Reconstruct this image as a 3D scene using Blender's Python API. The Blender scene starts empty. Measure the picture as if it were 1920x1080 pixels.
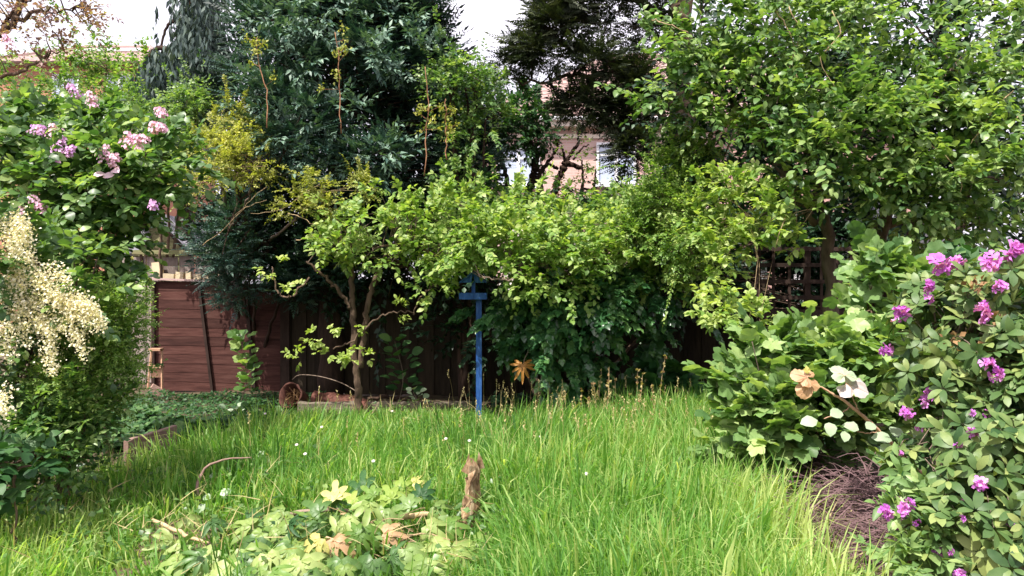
import bpy, math
import numpy as np
from mathutils import Matrix, Vector

S = bpy.context.scene
C = S.collection
R = math.radians

# ------------------------------------------------------------------ camera, sky, sun, exposure
F = 1400.0; EYE = 1.6
cam = bpy.data.cameras.new('camera'); co = bpy.data.objects.new('camera', cam); C.objects.link(co)
co.location = (0, 0, EYE); co.rotation_euler = (R(90), 0, 0)
cam.sensor_width = 36; cam.lens = 36 * F / 1920; cam.clip_start = 0.05; cam.clip_end = 1500
S.camera = co

SUN_AZ, SUN_EL = -36.0, 60.0         # azimuth: degrees from "behind the camera", negative = to the left
sd = Vector((math.sin(R(SUN_AZ)) * math.cos(R(SUN_EL)), -math.cos(R(SUN_AZ)) * math.cos(R(SUN_EL)), math.sin(R(SUN_EL))))
w = bpy.data.worlds.new('World'); S.world = w; w.use_nodes = True
nt = w.node_tree; nt.nodes.clear()
sky = nt.nodes.new('ShaderNodeTexSky'); sky.sky_type = 'NISHITA'; sky.sun_disc = False
sky.sun_elevation = R(SUN_EL); sky.sun_rotation = math.atan2(sd.x, sd.y)
sky.air_density = 1.0; sky.dust_density = 6.0; sky.ozone_density = 1.2
mx = nt.nodes.new('ShaderNodeMixRGB'); mx.inputs[2].default_value = (6.5, 6.1, 6.8, 1)
tc = nt.nodes.new('ShaderNodeTexCoord'); nz = nt.nodes.new('ShaderNodeTexNoise'); nz.inputs['Scale'].default_value = 1.6
nz.inputs['Detail'].default_value = 6
rp = nt.nodes.new('ShaderNodeMapRange'); rp.inputs[1].default_value = 0.35; rp.inputs[2].default_value = 0.7
rp.inputs[3].default_value = 0.55; rp.inputs[4].default_value = 0.9
nt.links.new(tc.outputs['Generated'], nz.inputs['Vector']); nt.links.new(nz.outputs['Fac'], rp.inputs[0])
nt.links.new(rp.outputs[0], mx.inputs[0]); nt.links.new(sky.outputs[0], mx.inputs[1])
bg = nt.nodes.new('ShaderNodeBackground'); bg.inputs['Strength'].default_value = 0.12
wo = nt.nodes.new('ShaderNodeOutputWorld')
nt.links.new(mx.outputs[0], bg.inputs['Color']); nt.links.new(bg.outputs[0], wo.inputs[0])
sl = bpy.data.lights.new('sun', 'SUN'); sl.energy = 4.1; sl.angle = R(0.5); sl.color = (1, .95, .86)
so = bpy.data.objects.new('sun', sl); C.objects.link(so); so.rotation_euler = sd.to_track_quat('Z', 'Y').to_euler()
S.view_settings.view_transform = 'Standard'; S.view_settings.look = 'None'
S.view_settings.gamma = 1; S.view_settings.use_curve_mapping = False
S.view_settings.exposure = 1.15
S.render.engine = 'CYCLES'
S.cycles.max_bounces = 8; S.cycles.diffuse_bounces = 4; S.cycles.transmission_bounces = 4; S.cycles.glossy_bounces = 2
S.cycles.caustics_reflective = False; S.cycles.caustics_refractive = False
S.cycles.use_denoising = True

# ------------------------------------------------------------------ helpers
rng = np.random.default_rng(11)
def P(px, py, d):
    return np.array([(px - 960) / F * d, d, EYE - (py - 540) / F * d])
def G(px, py, z=0.0):
    return P(px, py, F * (EYE - z) / (py - 540))
def nrm(v):
    v = np.asarray(v, float); return v / (np.linalg.norm(v, axis=-1, keepdims=True) + 1e-9)

def nodes(name):
    m = bpy.data.materials.new(name); m.use_nodes = True
    n = m.node_tree.nodes; n.clear(); return m, n, m.node_tree.links
def ramp(n, stops):
    r = n.new('ShaderNodeValToRGB'); e = r.color_ramp.elements
    while len(e) < len(stops): e.new(0.5)
    for k, (p, c) in enumerate(stops):
        e[k].position = p; e[k].color = (*c, 1)
    return r
def leafmat(name, c0, c1, c2, trans=0.35, rough=0.45, spec=0.4, tcol=1.35, big=0.0):
    """leaf blade: colour varies leaf by leaf (attribute tint), light passes through the blade"""
    m, n, l = nodes(name)
    a = n.new('ShaderNodeAttribute'); a.attribute_name = 'tint'
    ob = n.new('ShaderNodeTexCoord')
    z = n.new('ShaderNodeTexNoise'); z.inputs['Scale'].default_value = 30; z.inputs['Detail'].default_value = 3
    l.new(ob.outputs['Object'], z.inputs['Vector'])
    ad = n.new('ShaderNodeMath'); ad.operation = 'MULTIPLY_ADD'
    l.new(z.outputs['Fac'], ad.inputs[0]); ad.inputs[1].default_value = 0.35
    l.new(a.outputs['Fac'], ad.inputs[2])
    sb = n.new('ShaderNodeMath'); sb.operation = 'SUBTRACT'; sb.inputs[1].default_value = 0.17; l.new(ad.outputs[0], sb.inputs[0])
    r = ramp(n, [(0, c0), (0.5, c1), (0.93, c2)])
    l.new(sb.outputs[0], r.inputs[0])
    p = n.new('ShaderNodeBsdfPrincipled'); p.inputs['Roughness'].default_value = rough
    p.inputs['Specular IOR Level'].default_value = spec
    l.new(r.outputs[0], p.inputs['Base Color'])
    t = n.new('ShaderNodeBsdfTranslucent')
    hs = n.new('ShaderNodeMixRGB'); hs.blend_type = 'MULTIPLY'; hs.inputs[0].default_value = 1
    hs.inputs[2].default_value = (tcol * 1.15, tcol * 1.2, tcol * .45, 1)
    l.new(r.outputs[0], hs.inputs[1]); l.new(hs.outputs[0], t.inputs['Color'])
    mix = n.new('ShaderNodeMixShader'); mix.inputs[0].default_value = trans
    l.new(p.outputs[0], mix.inputs[1]); l.new(t.outputs[0], mix.inputs[2])
    o = n.new('ShaderNodeOutputMaterial'); l.new(mix.outputs[0], o.inputs[0])
    return m
def solid(name, c0, c1, scale=(8, 8, 8), rough=0.8, bump=0.3, detail=6, spec=0.2, extra=None, c2=None, bscale=None):
    m, n, l = nodes(name)
    ob = n.new('ShaderNodeTexCoord'); mp = n.new('ShaderNodeMapping'); mp.inputs['Scale'].default_value = scale
    oi = n.new('ShaderNodeObjectInfo')
    l.new(ob.outputs['Object'], mp.inputs['Vector'])
    mul = n.new('ShaderNodeMath'); mul.operation = 'MULTIPLY'; mul.inputs[1].default_value = 40; l.new(oi.outputs['Random'], mul.inputs[0])
    l.new(mul.outputs[0], mp.inputs['Location'])
    z = n.new('ShaderNodeTexNoise'); z.inputs['Scale'].default_value = 1; z.inputs['Detail'].default_value = detail
    z.inputs['Roughness'].default_value = 0.65
    l.new(mp.outputs[0], z.inputs['Vector'])
    st = [(0.3, c0), (0.68, c1)]
    if c2: st = [(0.3, c0), (0.52, c1), (0.72, c2)]
    r = ramp(n, st); l.new(z.outputs['Fac'], r.inputs[0])
    hv = n.new('ShaderNodeHueSaturation'); l.new(r.outputs[0], hv.inputs['Color'])
    mr = n.new('ShaderNodeMapRange'); mr.inputs[3].default_value = 0.75; mr.inputs[4].default_value = 1.25
    l.new(oi.outputs['Random'], mr.inputs[0]); l.new(mr.outputs[0], hv.inputs['Value'])
    p = n.new('ShaderNodeBsdfPrincipled'); p.inputs['Roughness'].default_value = rough
    p.inputs['Specular IOR Level'].default_value = spec
    l.new(hv.outputs[0], p.inputs['Base Color'])
    if bump:
        b = n.new('ShaderNodeBump'); b.inputs['Strength'].default_value = bump; b.inputs['Distance'].default_value = 0.02
        l.new(z.outputs['Fac'], b.inputs['Height']); l.new(b.outputs[0], p.inputs['Normal'])
    o = n.new('ShaderNodeOutputMaterial'); l.new(p.outputs[0], o.inputs[0])
    return m

def make_mesh(name, v, t, mat, tint=None, smooth=True):
    v = np.ascontiguousarray(v, dtype=np.float32).reshape(-1, 3); t = np.ascontiguousarray(t, dtype=np.int32).reshape(-1, 3)
    me = bpy.data.meshes.new(name)
    me.vertices.add(len(v)); me.vertices.foreach_set('co', v.ravel())
    me.loops.add(3 * len(t)); me.loops.foreach_set('vertex_index', t.ravel())
    me.polygons.add(len(t)); me.polygons.foreach_set('loop_start', np.arange(0, 3 * len(t), 3, dtype=np.int32))
    me.polygons.foreach_set('use_smooth', np.full(len(t), bool(smooth)))
    if tint is not None:
        at = me.attributes.new('tint', 'FLOAT', 'POINT')
        tt = np.broadcast_to(np.asarray(tint, np.float32), (len(v),)) if np.ndim(tint) == 0 else tint
        at.data.foreach_set('value', np.ascontiguousarray(tt, dtype=np.float32))
    me.materials.append(mat)
    me.update(calc_edges=True); me.validate(verbose=False)
    return me
def link(name, me, parent=None, kind=None, label=None, cat=None, group=None, loc=None):
    o = bpy.data.objects.new(name, me); C.objects.link(o)
    if parent is not None: o.parent = parent
    if loc is not None: o.location = loc
    if kind: o['kind'] = kind
    if label: o['label'] = label
    if cat: o['category'] = cat
    if group: o['group'] = group
    return o
def thing(name, label, cat, loc, group=None):
    return link(name, None, label=label, cat=cat, group=group, loc=tuple(float(x) for x in loc))

class Geo:
    def __init__(s): s.v = []; s.t = []; s.c = []; s.n = 0
    def add(s, v, t, tint=0.5):
        v = np.asarray(v, float).reshape(-1, 3); t = np.asarray(t, int).reshape(-1, 3)
        s.v.append(v); s.t.append(t + s.n); s.n += len(v)
        s.c.append(np.full(len(v), tint) if np.ndim(tint) == 0 else np.asarray(tint)); return s
    def box(s, c, size, rot=None, tint=0.5):
        x, y, z = np.asarray(size, float) / 2
        v = np.array([[a * x, b * y, e * z] for a in (-1, 1) for b in (-1, 1) for e in (-1, 1)])
        if rot is not None: v = v @ np.asarray(rot).T
        t = [(0,1,3),(0,3,2),(4,6,7),(4,7,5),(0,4,5),(0,5,1),(2,3,7),(2,7,6),(0,2,6),(0,6,4),(1,5,7),(1,7,3)]
        return s.add(v + np.asarray(c, float), t, tint)
    def tube(s, pts, rad, n=7, wob=0.0, cap=True, tint=0.5):
        pts = np.asarray(pts, float); k = len(pts)
        rad = np.broadcast_to(np.asarray(rad, float), (k,)) if np.ndim(rad) == 0 or len(np.atleast_1d(rad)) == k else np.interp(np.linspace(0, 1, k), np.linspace(0, 1, len(rad)), rad)
        d = nrm(np.gradient(pts, axis=0))
        ref = np.array([0.3, 0.2, 0.9]) if abs(d[0] @ np.array([0.3, 0.2, .9])) < .9 else np.array([1., 0, 0])
        u = nrm(np.cross(d, ref)); q = np.cross(d, u)
        a = np.linspace(0, 2 * np.pi, n, endpoint=False)
        rr = rad[:, None] * (1 + wob * rng.normal(size=(k, n)))
        v = pts[:, None] + rr[..., None] * (np.cos(a)[None, :, None] * u[:, None] + np.sin(a)[None, :, None] * q[:, None])
        v = v.reshape(-1, 3); t = []
        for i in range(k - 1):
            for j in range(n):
                a0 = i * n + j; a1 = i * n + (j + 1) % n
                t += [(a0, a1, a1 + n), (a0, a1 + n, a0 + n)]
        if cap:
            for j in range(1, n - 1): t += [(0, j + 1, j), ((k - 1) * n, (k - 1) * n + j, (k - 1) * n + j + 1)]
        return s.add(v, t, tint)
    def build(s, name, mat, parent=None, smooth=False, origin=None, **kw):
        v = np.concatenate(s.v); t = np.concatenate(s.t); c = np.concatenate(s.c)
        if origin is None: origin = np.array(parent.location) if parent is not None else np.zeros(3)
        me = make_mesh(name, v - origin, t, mat, c, smooth)
        o = link(name, me, parent, **kw)
        if parent is None: o.location = tuple(origin)
        return o
def spline(pts, n=14, jit=0.0):
    pts = np.asarray(pts, float); k = len(pts)
    if k < 3:
        s = np.linspace(0, 1, n)[:, None]; out = pts[0] * (1 - s) + pts[-1] * s
    else:
        out = []
        pp = np.vstack([2 * pts[0] - pts[1], pts, 2 * pts[-1] - pts[-2]])
        m = max(2, n // (k - 1))
        for i in range(1, k):
            for s in np.linspace(0, 1, m, endpoint=False):
                a, b, c, d = pp[i - 1:i + 3]
                out.append(.5 * ((2 * b) + (-a + c) * s + (2 * a - 5 * b + 4 * c - d) * s * s + (-a + 3 * b - 3 * c + d) * s ** 3))
        out.append(pts[-1]); out = np.array(out)
    if jit: out[1:-1] += rng.normal(size=out[1:-1].shape) * jit
    return out
def rotz(a): c, s = math.cos(a), math.sin(a); return np.array([[c, -s, 0], [s, c, 0], [0, 0, 1]])
def rotx(a): c, s = math.cos(a), math.sin(a); return np.array([[1, 0, 0], [0, c, -s], [0, s, c]])
def roty(a): c, s = math.cos(a), math.sin(a); return np.array([[c, 0, s], [0, 1, 0], [-s, 0, c]])

# ------------------------------------------------------------------ leaf shapes, unit length along +y, face up +z
def T_simple(w=.3, fold=.08, drop=.12):
    v = [(0,0,0), (-w,.42,fold), (w,.42,fold), (0,.45,0), (0,1,-drop)]
    return np.array(v, float), np.array([(0,3,1), (0,2,3), (1,3,4), (3,2,4)])
def T_oval(w=.3, fold=.07, drop=.16, blunt=.62):
    v = [(0,0,0), (-w*.75,.22,fold*.7), (w*.75,.22,fold*.7), (0,.28,.02), (-w,.48,fold), (w,.48,fold), (0,.55,.02),
         (-w*blunt,.8,fold*.4-drop*.4), (w*blunt,.8,fold*.4-drop*.4), (0,1,-drop)]
    t = [(0,3,1),(0,2,3),(1,3,4),(3,6,4),(2,5,3),(3,5,6),(4,6,7),(6,9,7),(5,8,6),(6,8,9)]
    return np.array(v, float), np.array(t)
def T_lobed(angs, lens, notch=.5, z=-.12, wob=.05, base=.12):
    """palmate blade: tips at angs (deg from +y), notches between; centre at the leaf stalk"""
    v = [(0, base, 0.03)]; 
    pts = []
    for k, (a, L) in enumerate(zip(angs, lens)):
        a = R(a); pts.append((math.sin(a) * L, base + math.cos(a) * L, z * L))
        if k < len(angs) - 1:
            b = R((angs[k] + angs[k + 1]) / 2); q = notch * (L + lens[k + 1]) / 2
            # a shoulder either side of each notch makes the lobes broad
            for f in (0.33, 0.5, 0.67):
                bb = R(angs[k] * (1 - f) + angs[k + 1] * f); qq = q * (1.18 if f != .5 else 1.0)
                pts.append((math.sin(bb) * qq, base + math.cos(bb) * qq, .03 + wob * (f == .5)))
    v += pts; n = len(pts)
    t = [(0, i + 2, i + 1) for i in range(n - 1)] + [(0, 1, n)]
    return np.array(v, float), np.array(t)
def T_fingers(n=7, spread=230, w=.13, lens=None):
    """deeply cut leaf: long fingers from a broad palm"""
    V = []; Tt = []; r2 = np.random.default_rng(n * 7 + spread)
    for k in range(n):
        a = -spread / 2 + spread * k / (n - 1) + r2.normal() * 4; L = (1 - .35 * abs(k - (n - 1) / 2) / ((n - 1) / 2)) * (1 + r2.normal() * .07)
        fo = .05; ys = [0, .25, .42, .62, .82, 1.0]; ws = [.02, w * 1.25, w * .85, w * 1.05, w * .75, 0]
        v = []
        for y, ww in zip(ys, ws):
            z = -.30 * y * y; v += [(-ww, y * L, z + fo * (ww > .03)), (0, y * L, z), (ww, y * L, z + fo * (ww > .03))]
        t = []
        for q in range(5):
            b = q * 3; t += [(b, b + 1, b + 4), (b, b + 4, b + 3), (b + 1, b + 2, b + 5), (b + 1, b + 5, b + 4)]
        v = np.array(v) @ rotz(-R(a)).T; Tt.append(np.array(t) + 18 * k); V.append(v)
    return np.concatenate(V), np.concatenate(Tt)
TS = T_simple(); TR = T_simple(w=.42, fold=.1); TN = T_simple(w=.16, fold=.03)
TO = T_oval(); TOW = T_oval(w=.4, blunt=.7); TRH = T_oval(w=.2, fold=.035, drop=.14, blunt=.85)
TIV = T_lobed([-150, -75, 0, 75, 150], [.35, .55, .85, .55, .35], notch=.72)
TVINE = T_lobed([-140, -68, 0, 68, 140], [.5, .72, .85, .72, .5], notch=.8, z=-.1)
TSYC = T_lobed([-140, -62, 0, 62, 140], [.5, .82, .95, .82, .5], notch=.55)
TBL = (np.array([(-.07,0,0), (.07,0,0), (-.05,.5,.03), (.05,.5,.03), (0,1,-.05)], float), np.array([(0,1,3),(0,3,2),(2,3,4)]))
TNEED = (np.array([(-.06,0,0), (.06,0,0), (0,1,0)], float), np.array([(0,1,2)]))

def T_palm(nl=5, N=40, cut=.42, sharp=1.6, ripple=.03, seedv=0):
    """broad lobed leaf in rings, draped and gently rippled; stalk joins at the origin"""
    r2 = np.random.default_rng(seedv); th = np.linspace(-2.75, 2.75, N); lobe = np.abs(np.cos((th) * nl / 5.5 * np.pi / 2 * 1.0 * 1.0)) ** (1 / sharp)
    ln = .55 + .45 * np.cos(th / 2.0) ; R1 = ln * (1 - cut + cut * lobe) * (1 + r2.normal(size=N) * .025)
    V = [(0, 0, 0)]; T_ = []
    for q, f in enumerate((.35, .7, 1.0)):
        for k in range(N):
            x = math.sin(th[k]) * R1[k] * f; y = math.cos(th[k]) * R1[k] * f + .25
            V.append((x, y, -.22 * (f * R1[k]) ** 2 + ripple * f * math.sin(th[k] * nl * 1.2) * 1.6 + .05 * abs(x) - .0))
    for k in range(N - 1): T_.append((0, 2 + k, 1 + k))
    for q in range(2):
        for k in range(N - 1):
            a = 1 + q * N + k; b = a + N; T_ += [(a, a + 1, b + 1), (a, b + 1, b)]
    V = np.array(V); V[0] = (0, .12, .02); return V, np.array(T_)
TPALM = [T_palm(5, 44, .45, 1.5, .03, q) for q in range(3)]

def spread(T, pos, rot, size, tint):
    """one merged mesh: template T at every pos (N,3) with rot (N,3,3) and size (N,)"""
    v, t = T; N = len(pos)
    V = np.einsum('nij,vj->nvi', rot, v) * size[:, None, None] + pos[:, None]
    Tt = t[None] + (np.arange(N) * len(v))[:, None, None]
    return V.reshape(-1, 3), Tt.reshape(-1, 3), np.repeat(tint, len(v))
def frames(d, up):
    d = nrm(d); x = nrm(np.cross(d, up)); z = np.cross(x, d)
    return np.stack([x, d, z], axis=-1)
def rand_unit(n):
    return nrm(rng.normal(size=(n, 3)))

def blob_sprigs(lobes, per, clump=.22, nclump=12, up=.35, shell=.5, droop=0.0, out=1.0):
    """lobes (px,py,depth,rx,ry,rdepth m): clumps inside each lobe, sprig bases over each clump, pointing outward"""
    A = []; D = []; CC = []
    for L in lobes:
        px, py, d, rx, ry, rd = L[:6]; dens = L[6] if len(L) > 6 else 1.0
        c = P(px, py, d); r = np.array([rx / F * d, rd, ry / F * d])
        nc = max(1, int(nclump * dens)); u = rand_unit(nc); u[:, 1] -= .25; u = nrm(u)
        rad = rng.uniform(shell, 1, nc) ** .7
        cc = c + u * r * rad[:, None]; CC.append(cc)
        for q, uu in zip(cc, u):
            rc = clump * rng.uniform(.55, 1.3); k = max(1, int(per * rng.uniform(.6, 1.35)))
            s = rand_unit(k); s = nrm(s + uu * .45 + np.array([0, -.15, .3]))
            A.append(q + s * rc * rng.uniform(.35, 1, (k, 1)))
            D.append(nrm(s * out + uu * .35 + np.array([0, 0, up]) + rng.normal(size=(k, 3)) * .25 - np.array([0, 0, droop])))
    return np.concatenate(A), np.concatenate(D), np.concatenate(CC)
def sprig_leaves(A, D, n=7, L=.22, size=.08, ang=55, sag=.25, jit=.3, flat=.7, svar=.25):
    """alternate leaves along every sprig -> leaf base, rotation, size"""
    N = len(A); upv = nrm(np.array([0, -.25, 1.]) + rng.normal(size=(N, 3)) * .35)
    Fm = frames(D, upv); X, Y, Z = Fm[..., 0], Fm[..., 1], Fm[..., 2]
    pos = []; dirs = []; ups = []
    LL = L * rng.uniform(.6, 1.3, N)
    for i in range(n):
        s = (i + .6) / n; side = 1 if i % 2 else -1
        p = A + Y * (LL * s)[:, None]; p[:, 2] -= sag * L * s * s
        a = R(ang) * (1 - .75 * (i == n - 1)) * rng.uniform(.7, 1.2, N)
        dd = Y * np.cos(a)[:, None] + X * (side * np.sin(a))[:, None] + rng.normal(size=(N, 3)) * jit
        dd[:, 2] -= sag
        pos.append(p); dirs.append(dd); ups.append(nrm(Z * flat + np.array([0, -.2, .6]) + rng.normal(size=(N, 3)) * jit))
    pos = np.concatenate(pos); dirs = nrm(np.concatenate(dirs)); ups = np.concatenate(ups)
    return pos, frames(dirs, ups), size * rng.uniform(1 - svar, 1 + svar, len(pos)) * np.repeat(np.linspace(1, .8, n), N)

def pick_visible(pos, size, npick, cell=8):
    """the leaves of this plant that show largest from the front"""
    px = 960 + pos[:, 0] / pos[:, 1] * F; py = 540 - (pos[:, 2] - EYE) / pos[:, 1] * F
    ok = (px > -10) & (px < 1930) & (py > -10) & (py < 1090)
    key = (px // cell).astype(int) * 4096 + (py // cell).astype(int)
    order = np.argsort(pos[:, 1]); _, first = np.unique(key[order], return_index=True)
    cand = order[first]; cand = cand[ok[cand]]
    big = size[cand] / pos[cand, 1]
    return cand[np.argsort(-big * rng.uniform(.85, 1.15, len(cand)))][:npick]

# gaps pruned in the foliage: round the bird table and before the trellis (x0,x1,y0,y1,z0,z1,share kept)
PRUNE = [(-.60, -.22, 7.2, 8.75, 1.38, 1.80, .12), (2.3, 2.85, 6.3, 7.6, 1.36, 1.84, .12), (2.66, 3.3, 7.6, 9.45, 1.36, 1.9, .08), (2.2, 2.7, 5.3, 6.3, 1.36, 1.8, .12)]
def foliage(root, T, pos, rot, size, mat, tint=None, nparts=0, part='leaf', stuff='foliage', cell=8, smooth=False, tclamp=(0, 1)):
    smooth = True
    if tint is None: tint = rng.normal(.5, .2, len(pos))
    q_ = np.ones(len(pos), bool)
    for (a0, a1, b0, b1, c0_, c1_, kf) in PRUNE:
        q_ &= ~((pos[:, 0] > a0) & (pos[:, 0] < a1) & (pos[:, 1] > b0) & (pos[:, 1] < b1) & (pos[:, 2] > c0_) & (pos[:, 2] < c1_) & (rng.random(len(pos)) > kf))
    pos, rot, size, tint = pos[q_], rot[q_], np.asarray(size)[q_], np.asarray(tint)[q_]
    N = len(pos)
    if tint is None:
        tint = rng.normal(.5, .2, N)
    tint = np.clip(tint, *tclamp); org = np.array(root.location)
    keep = np.ones(N, bool)
    if nparts:
        sel = pick_visible(pos, size, nparts, cell); keep[sel] = False
        meshes = [make_mesh(part, T[0], T[1], mat, float(q), True) for q in np.linspace(.08, .92, 6)]
        for i in sel:
            o = bpy.data.objects.new(part, meshes[int(np.clip(tint[i] * 6, 0, 5))]); C.objects.link(o); o.parent = root
            M = np.eye(4); M[:3, :3] = rot[i] * size[i]; M[:3, 3] = pos[i] - org
            o.matrix_basis = Matrix(M.tolist())
    if keep.any():
        v, t, c = spread(T, pos[keep] - org, rot[keep], size[keep], tint[keep])
        return link(stuff, make_mesh(stuff, v, t, mat, c, smooth), root, kind='stuff')
def twigs(root, CC, anchors, mat, r=.006, n=5, name='twig', frac=1.0, sag=.1):
    """thin branches from the limbs to the clumps of leaves"""
    g = Geo(); anchors = np.asarray(anchors)
    for c in CC:
        if rng.random() > frac: continue
        a = anchors[np.argmin(np.linalg.norm(anchors - c, axis=1) + rng.uniform(0, .4, len(anchors)))]
        m = (a + c) / 2 + rng.normal(size=3) * .08 * np.linalg.norm(a - c); m[2] += sag * np.linalg.norm(a - c)
        g.tube(spline([a, m, c], n), [r * 1.6, r * .5], n=4, cap=False)
    if g.n: g.build(name, mat, root, smooth=True, kind='stuff')

# ------------------------------------------------------------------ materials
M = {}
M['bark'] = solid('bark brown', (.05,.032,.022), (.17,.115,.08), (14,14,3.5), .9, .9)
M['bark_grey'] = solid('bark grey', (.08,.06,.045), (.24,.18,.14), (16,16,4), .9, .9)
M['bark_dark'] = solid('bark dark', (.02,.013,.01), (.07,.042,.03), (14,14,4), .9, .9)
M['twig_tan'] = solid('twig tan', (.25,.17,.09), (.48,.36,.22), (20,20,20), .8, .3)
M['soil'] = solid('soil', (.025,.018,.012), (.085,.06,.04), (5,5,5), .95, 1.0, c2=(.05,.07,.025))
M['grassm'] = leafmat('meadow grass', (.045,.13,.025), (.145,.31,.055), (.45,.52,.20), .5, .5, .3)
M['grasst'] = leafmat('straw', (.28,.20,.09), (.42,.34,.16), (.58,.50,.27), .3, .6)
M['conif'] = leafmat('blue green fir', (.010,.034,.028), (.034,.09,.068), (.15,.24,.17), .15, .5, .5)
M['conif_shaded'] = leafmat('shaded fir', (.003,.010,.009), (.008,.022,.018), (.02,.04,.03), .1, .6)  # darkened copy of the fir colour, stands in for shade inside the crown
M['weep'] = leafmat('weeping dark', (.02,.04,.04), (.045,.075,.07), (.1,.14,.11), .12, .6)
M['pine'] = leafmat('pine needles', (.008,.016,.008), (.028,.042,.018), (.075,.09,.035), .15, .6)
M['gold'] = leafmat('golden leaves', (.09,.12,.02), (.26,.29,.06), (.52,.50,.16), .4, .5)
M['bright'] = leafmat('bright green', (.045,.11,.022), (.155,.27,.055), (.38,.46,.15), .42, .45)
M['mid'] = leafmat('mid green', (.025,.075,.022), (.105,.20,.055), (.30,.40,.14), .4, .4, .5)
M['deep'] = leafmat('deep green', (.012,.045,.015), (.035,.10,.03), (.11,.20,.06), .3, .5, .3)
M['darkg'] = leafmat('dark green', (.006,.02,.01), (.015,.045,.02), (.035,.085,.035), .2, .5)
M['ivy'] = leafmat('ivy', (.015,.055,.02), (.04,.12,.04), (.12,.24,.07), .25, .3, .6)
M['pale'] = leafmat('hydrangea green', (.06,.13,.04), (.17,.28,.095), (.36,.46,.18), .35, .45)
M['rhodo'] = leafmat('rhododendron leaf', (.03,.075,.025), (.10,.17,.052), (.28,.33,.11), .25, .45, .3)
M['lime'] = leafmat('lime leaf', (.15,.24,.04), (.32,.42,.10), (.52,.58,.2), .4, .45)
M['cut'] = leafmat('cut fatsia leaf', (.07,.14,.03), (.19,.28,.07), (.38,.44,.17), .3, .45)
M['yell'] = leafmat('yellow leaf', (.32,.30,.06), (.44,.41,.12), (.56,.53,.22), .3, .5)
M['orange'] = leafmat('withered orange leaf', (.26,.12,.025), (.36,.17,.035), (.44,.25,.07), .3, .5)
M['blush'] = leafmat('white pink leaf', (.36,.31,.30), (.46,.40,.39), (.56,.50,.49), .15, .5, tcol=.9)
M['peach'] = leafmat('peach leaf', (.34,.18,.09), (.44,.26,.14), (.52,.36,.22), .25, .5)
M['whitish'] = leafmat('silvery leaf', (.20,.28,.18), (.33,.42,.28), (.46,.54,.40), .25, .5)
M['cream'] = leafmat('cream flowers', (.62,.54,.36), (.78,.72,.52), (.86,.83,.68), .25, .7, tcol=1)
M['lilac'] = leafmat('lilac petals', (.42,.20,.52), (.60,.34,.62), (.78,.52,.72), .25, .6, tcol=1)
M['pinkf'] = leafmat('pink petals', (.58,.27,.46), (.70,.42,.58), (.82,.62,.72), .25, .6, tcol=1)
M['magenta'] = leafmat('magenta petals', (.40,.08,.50), (.60,.17,.66), (.78,.36,.77), .3, .5, tcol=1)
M['coppery'] = leafmat('coppery leaves', (.12,.05,.05), (.24,.13,.12), (.30,.28,.16), .4, .5)
M['deadb'] = leafmat('withered brown leaf', (.08,.04,.02), (.22,.12,.05), (.42,.28,.13), .2, .7)
M['paint'] = solid('blue paint', (.012,.05,.18), (.025,.10,.33), (30,30,7), .55, .35, c2=(.09,.19,.42))
M['fencer'] = solid('red brown fence stain', (.032,.012,.010), (.07,.028,.023), (2.5,10,22), .85, .25, c2=(.095,.045,.037))
M['batten'] = solid('dark batten', (.02,.012,.01), (.05,.03,.025), (10,10,3), .9, .3)
M['caprail'] = solid('pale pink cap rail', (.35,.22,.22), (.52,.38,.36), (3,20,20), .8, .3)
M['fenceb'] = solid('brown fence board', (.018,.013,.009), (.044,.032,.020), (20,20,2.5), .9, .5)
M['trell'] = solid('trellis wood', (.022,.013,.010), (.05,.031,.024), (14,14,4), .85, .4)
M['oldwood'] = solid('weathered grey wood', (.13,.10,.09), (.30,.25,.23), (18,18,2), .9, .5)
M['gablew'] = solid('mossy lap board', (.13,.13,.06), (.26,.24,.13), (2,10,16), .9, .4, c2=(.20,.25,.10))
M['felt'] = solid('grey shed roof', (.22,.21,.25), (.34,.33,.38), (5,5,5), .8, .2)
M['creamw'] = solid('cream timber', (.5,.4,.26), (.66,.55,.38), (8,8,8), .8, .3)
M['palew'] = solid('bare pine wood', (.42,.24,.15), (.58,.36,.24), (16,16,3), .7, .3)
M['plank'] = solid('pinkish board', (.20,.12,.10), (.36,.24,.20), (12,3,20), .9, .5)
M['sleeper'] = solid('grey sleeper', (.08,.065,.05), (.19,.155,.12), (3,16,20), .9, .7)
M['terra'] = solid('rusty brown pot', (.05,.02,.015), (.15,.06,.045), (12,12,12), .8, .4)
M['brick'] = solid('house brick', (.42,.24,.20), (.56,.36,.32), (5,5,5), .9, .2)
M['brickr'] = solid('red brick', (.38,.17,.11), (.50,.25,.17), (5,5,5), .9, .2)
M['mortar'] = solid('mortar', (.55,.48,.42), (.65,.58,.52), (5,5,5), .9, .2)
M['rooft'] = solid('red roof tile', (.28,.18,.165), (.38,.265,.25), (3,3,3), .85, .3)
M['white'] = solid('white paint', (.70,.70,.74), (.82,.82,.86), (3,3,3), .5, .05)
M['bandc'] = solid('cream fascia', (.55,.45,.38), (.70,.62,.54), (3,3,3), .7, .1)
m, n, l = nodes('window glass'); p = n.new('ShaderNodeBsdfPrincipled'); p.inputs['Base Color'].default_value = (.42, .48, .62, 1)
p.inputs['Roughness'].default_value = .12; p.inputs['Specular IOR Level'].default_value = .9
o = n.new('ShaderNodeOutputMaterial'); l.new(p.outputs[0], o.inputs[0]); M['glass'] = m
M['barkbit'] = solid('peeling bark', (.10,.055,.03), (.30,.19,.11), (25,25,5), .9, 1.0, c2=(.6,.48,.33))
m, n, l = nodes('pink brickwork'); bt = n.new('ShaderNodeTexBrick'); tcn = n.new('ShaderNodeTexCoord'); mpn = n.new('ShaderNodeMapping'); mpn.inputs['Rotation'].default_value = (R(90), 0, 0)
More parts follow.
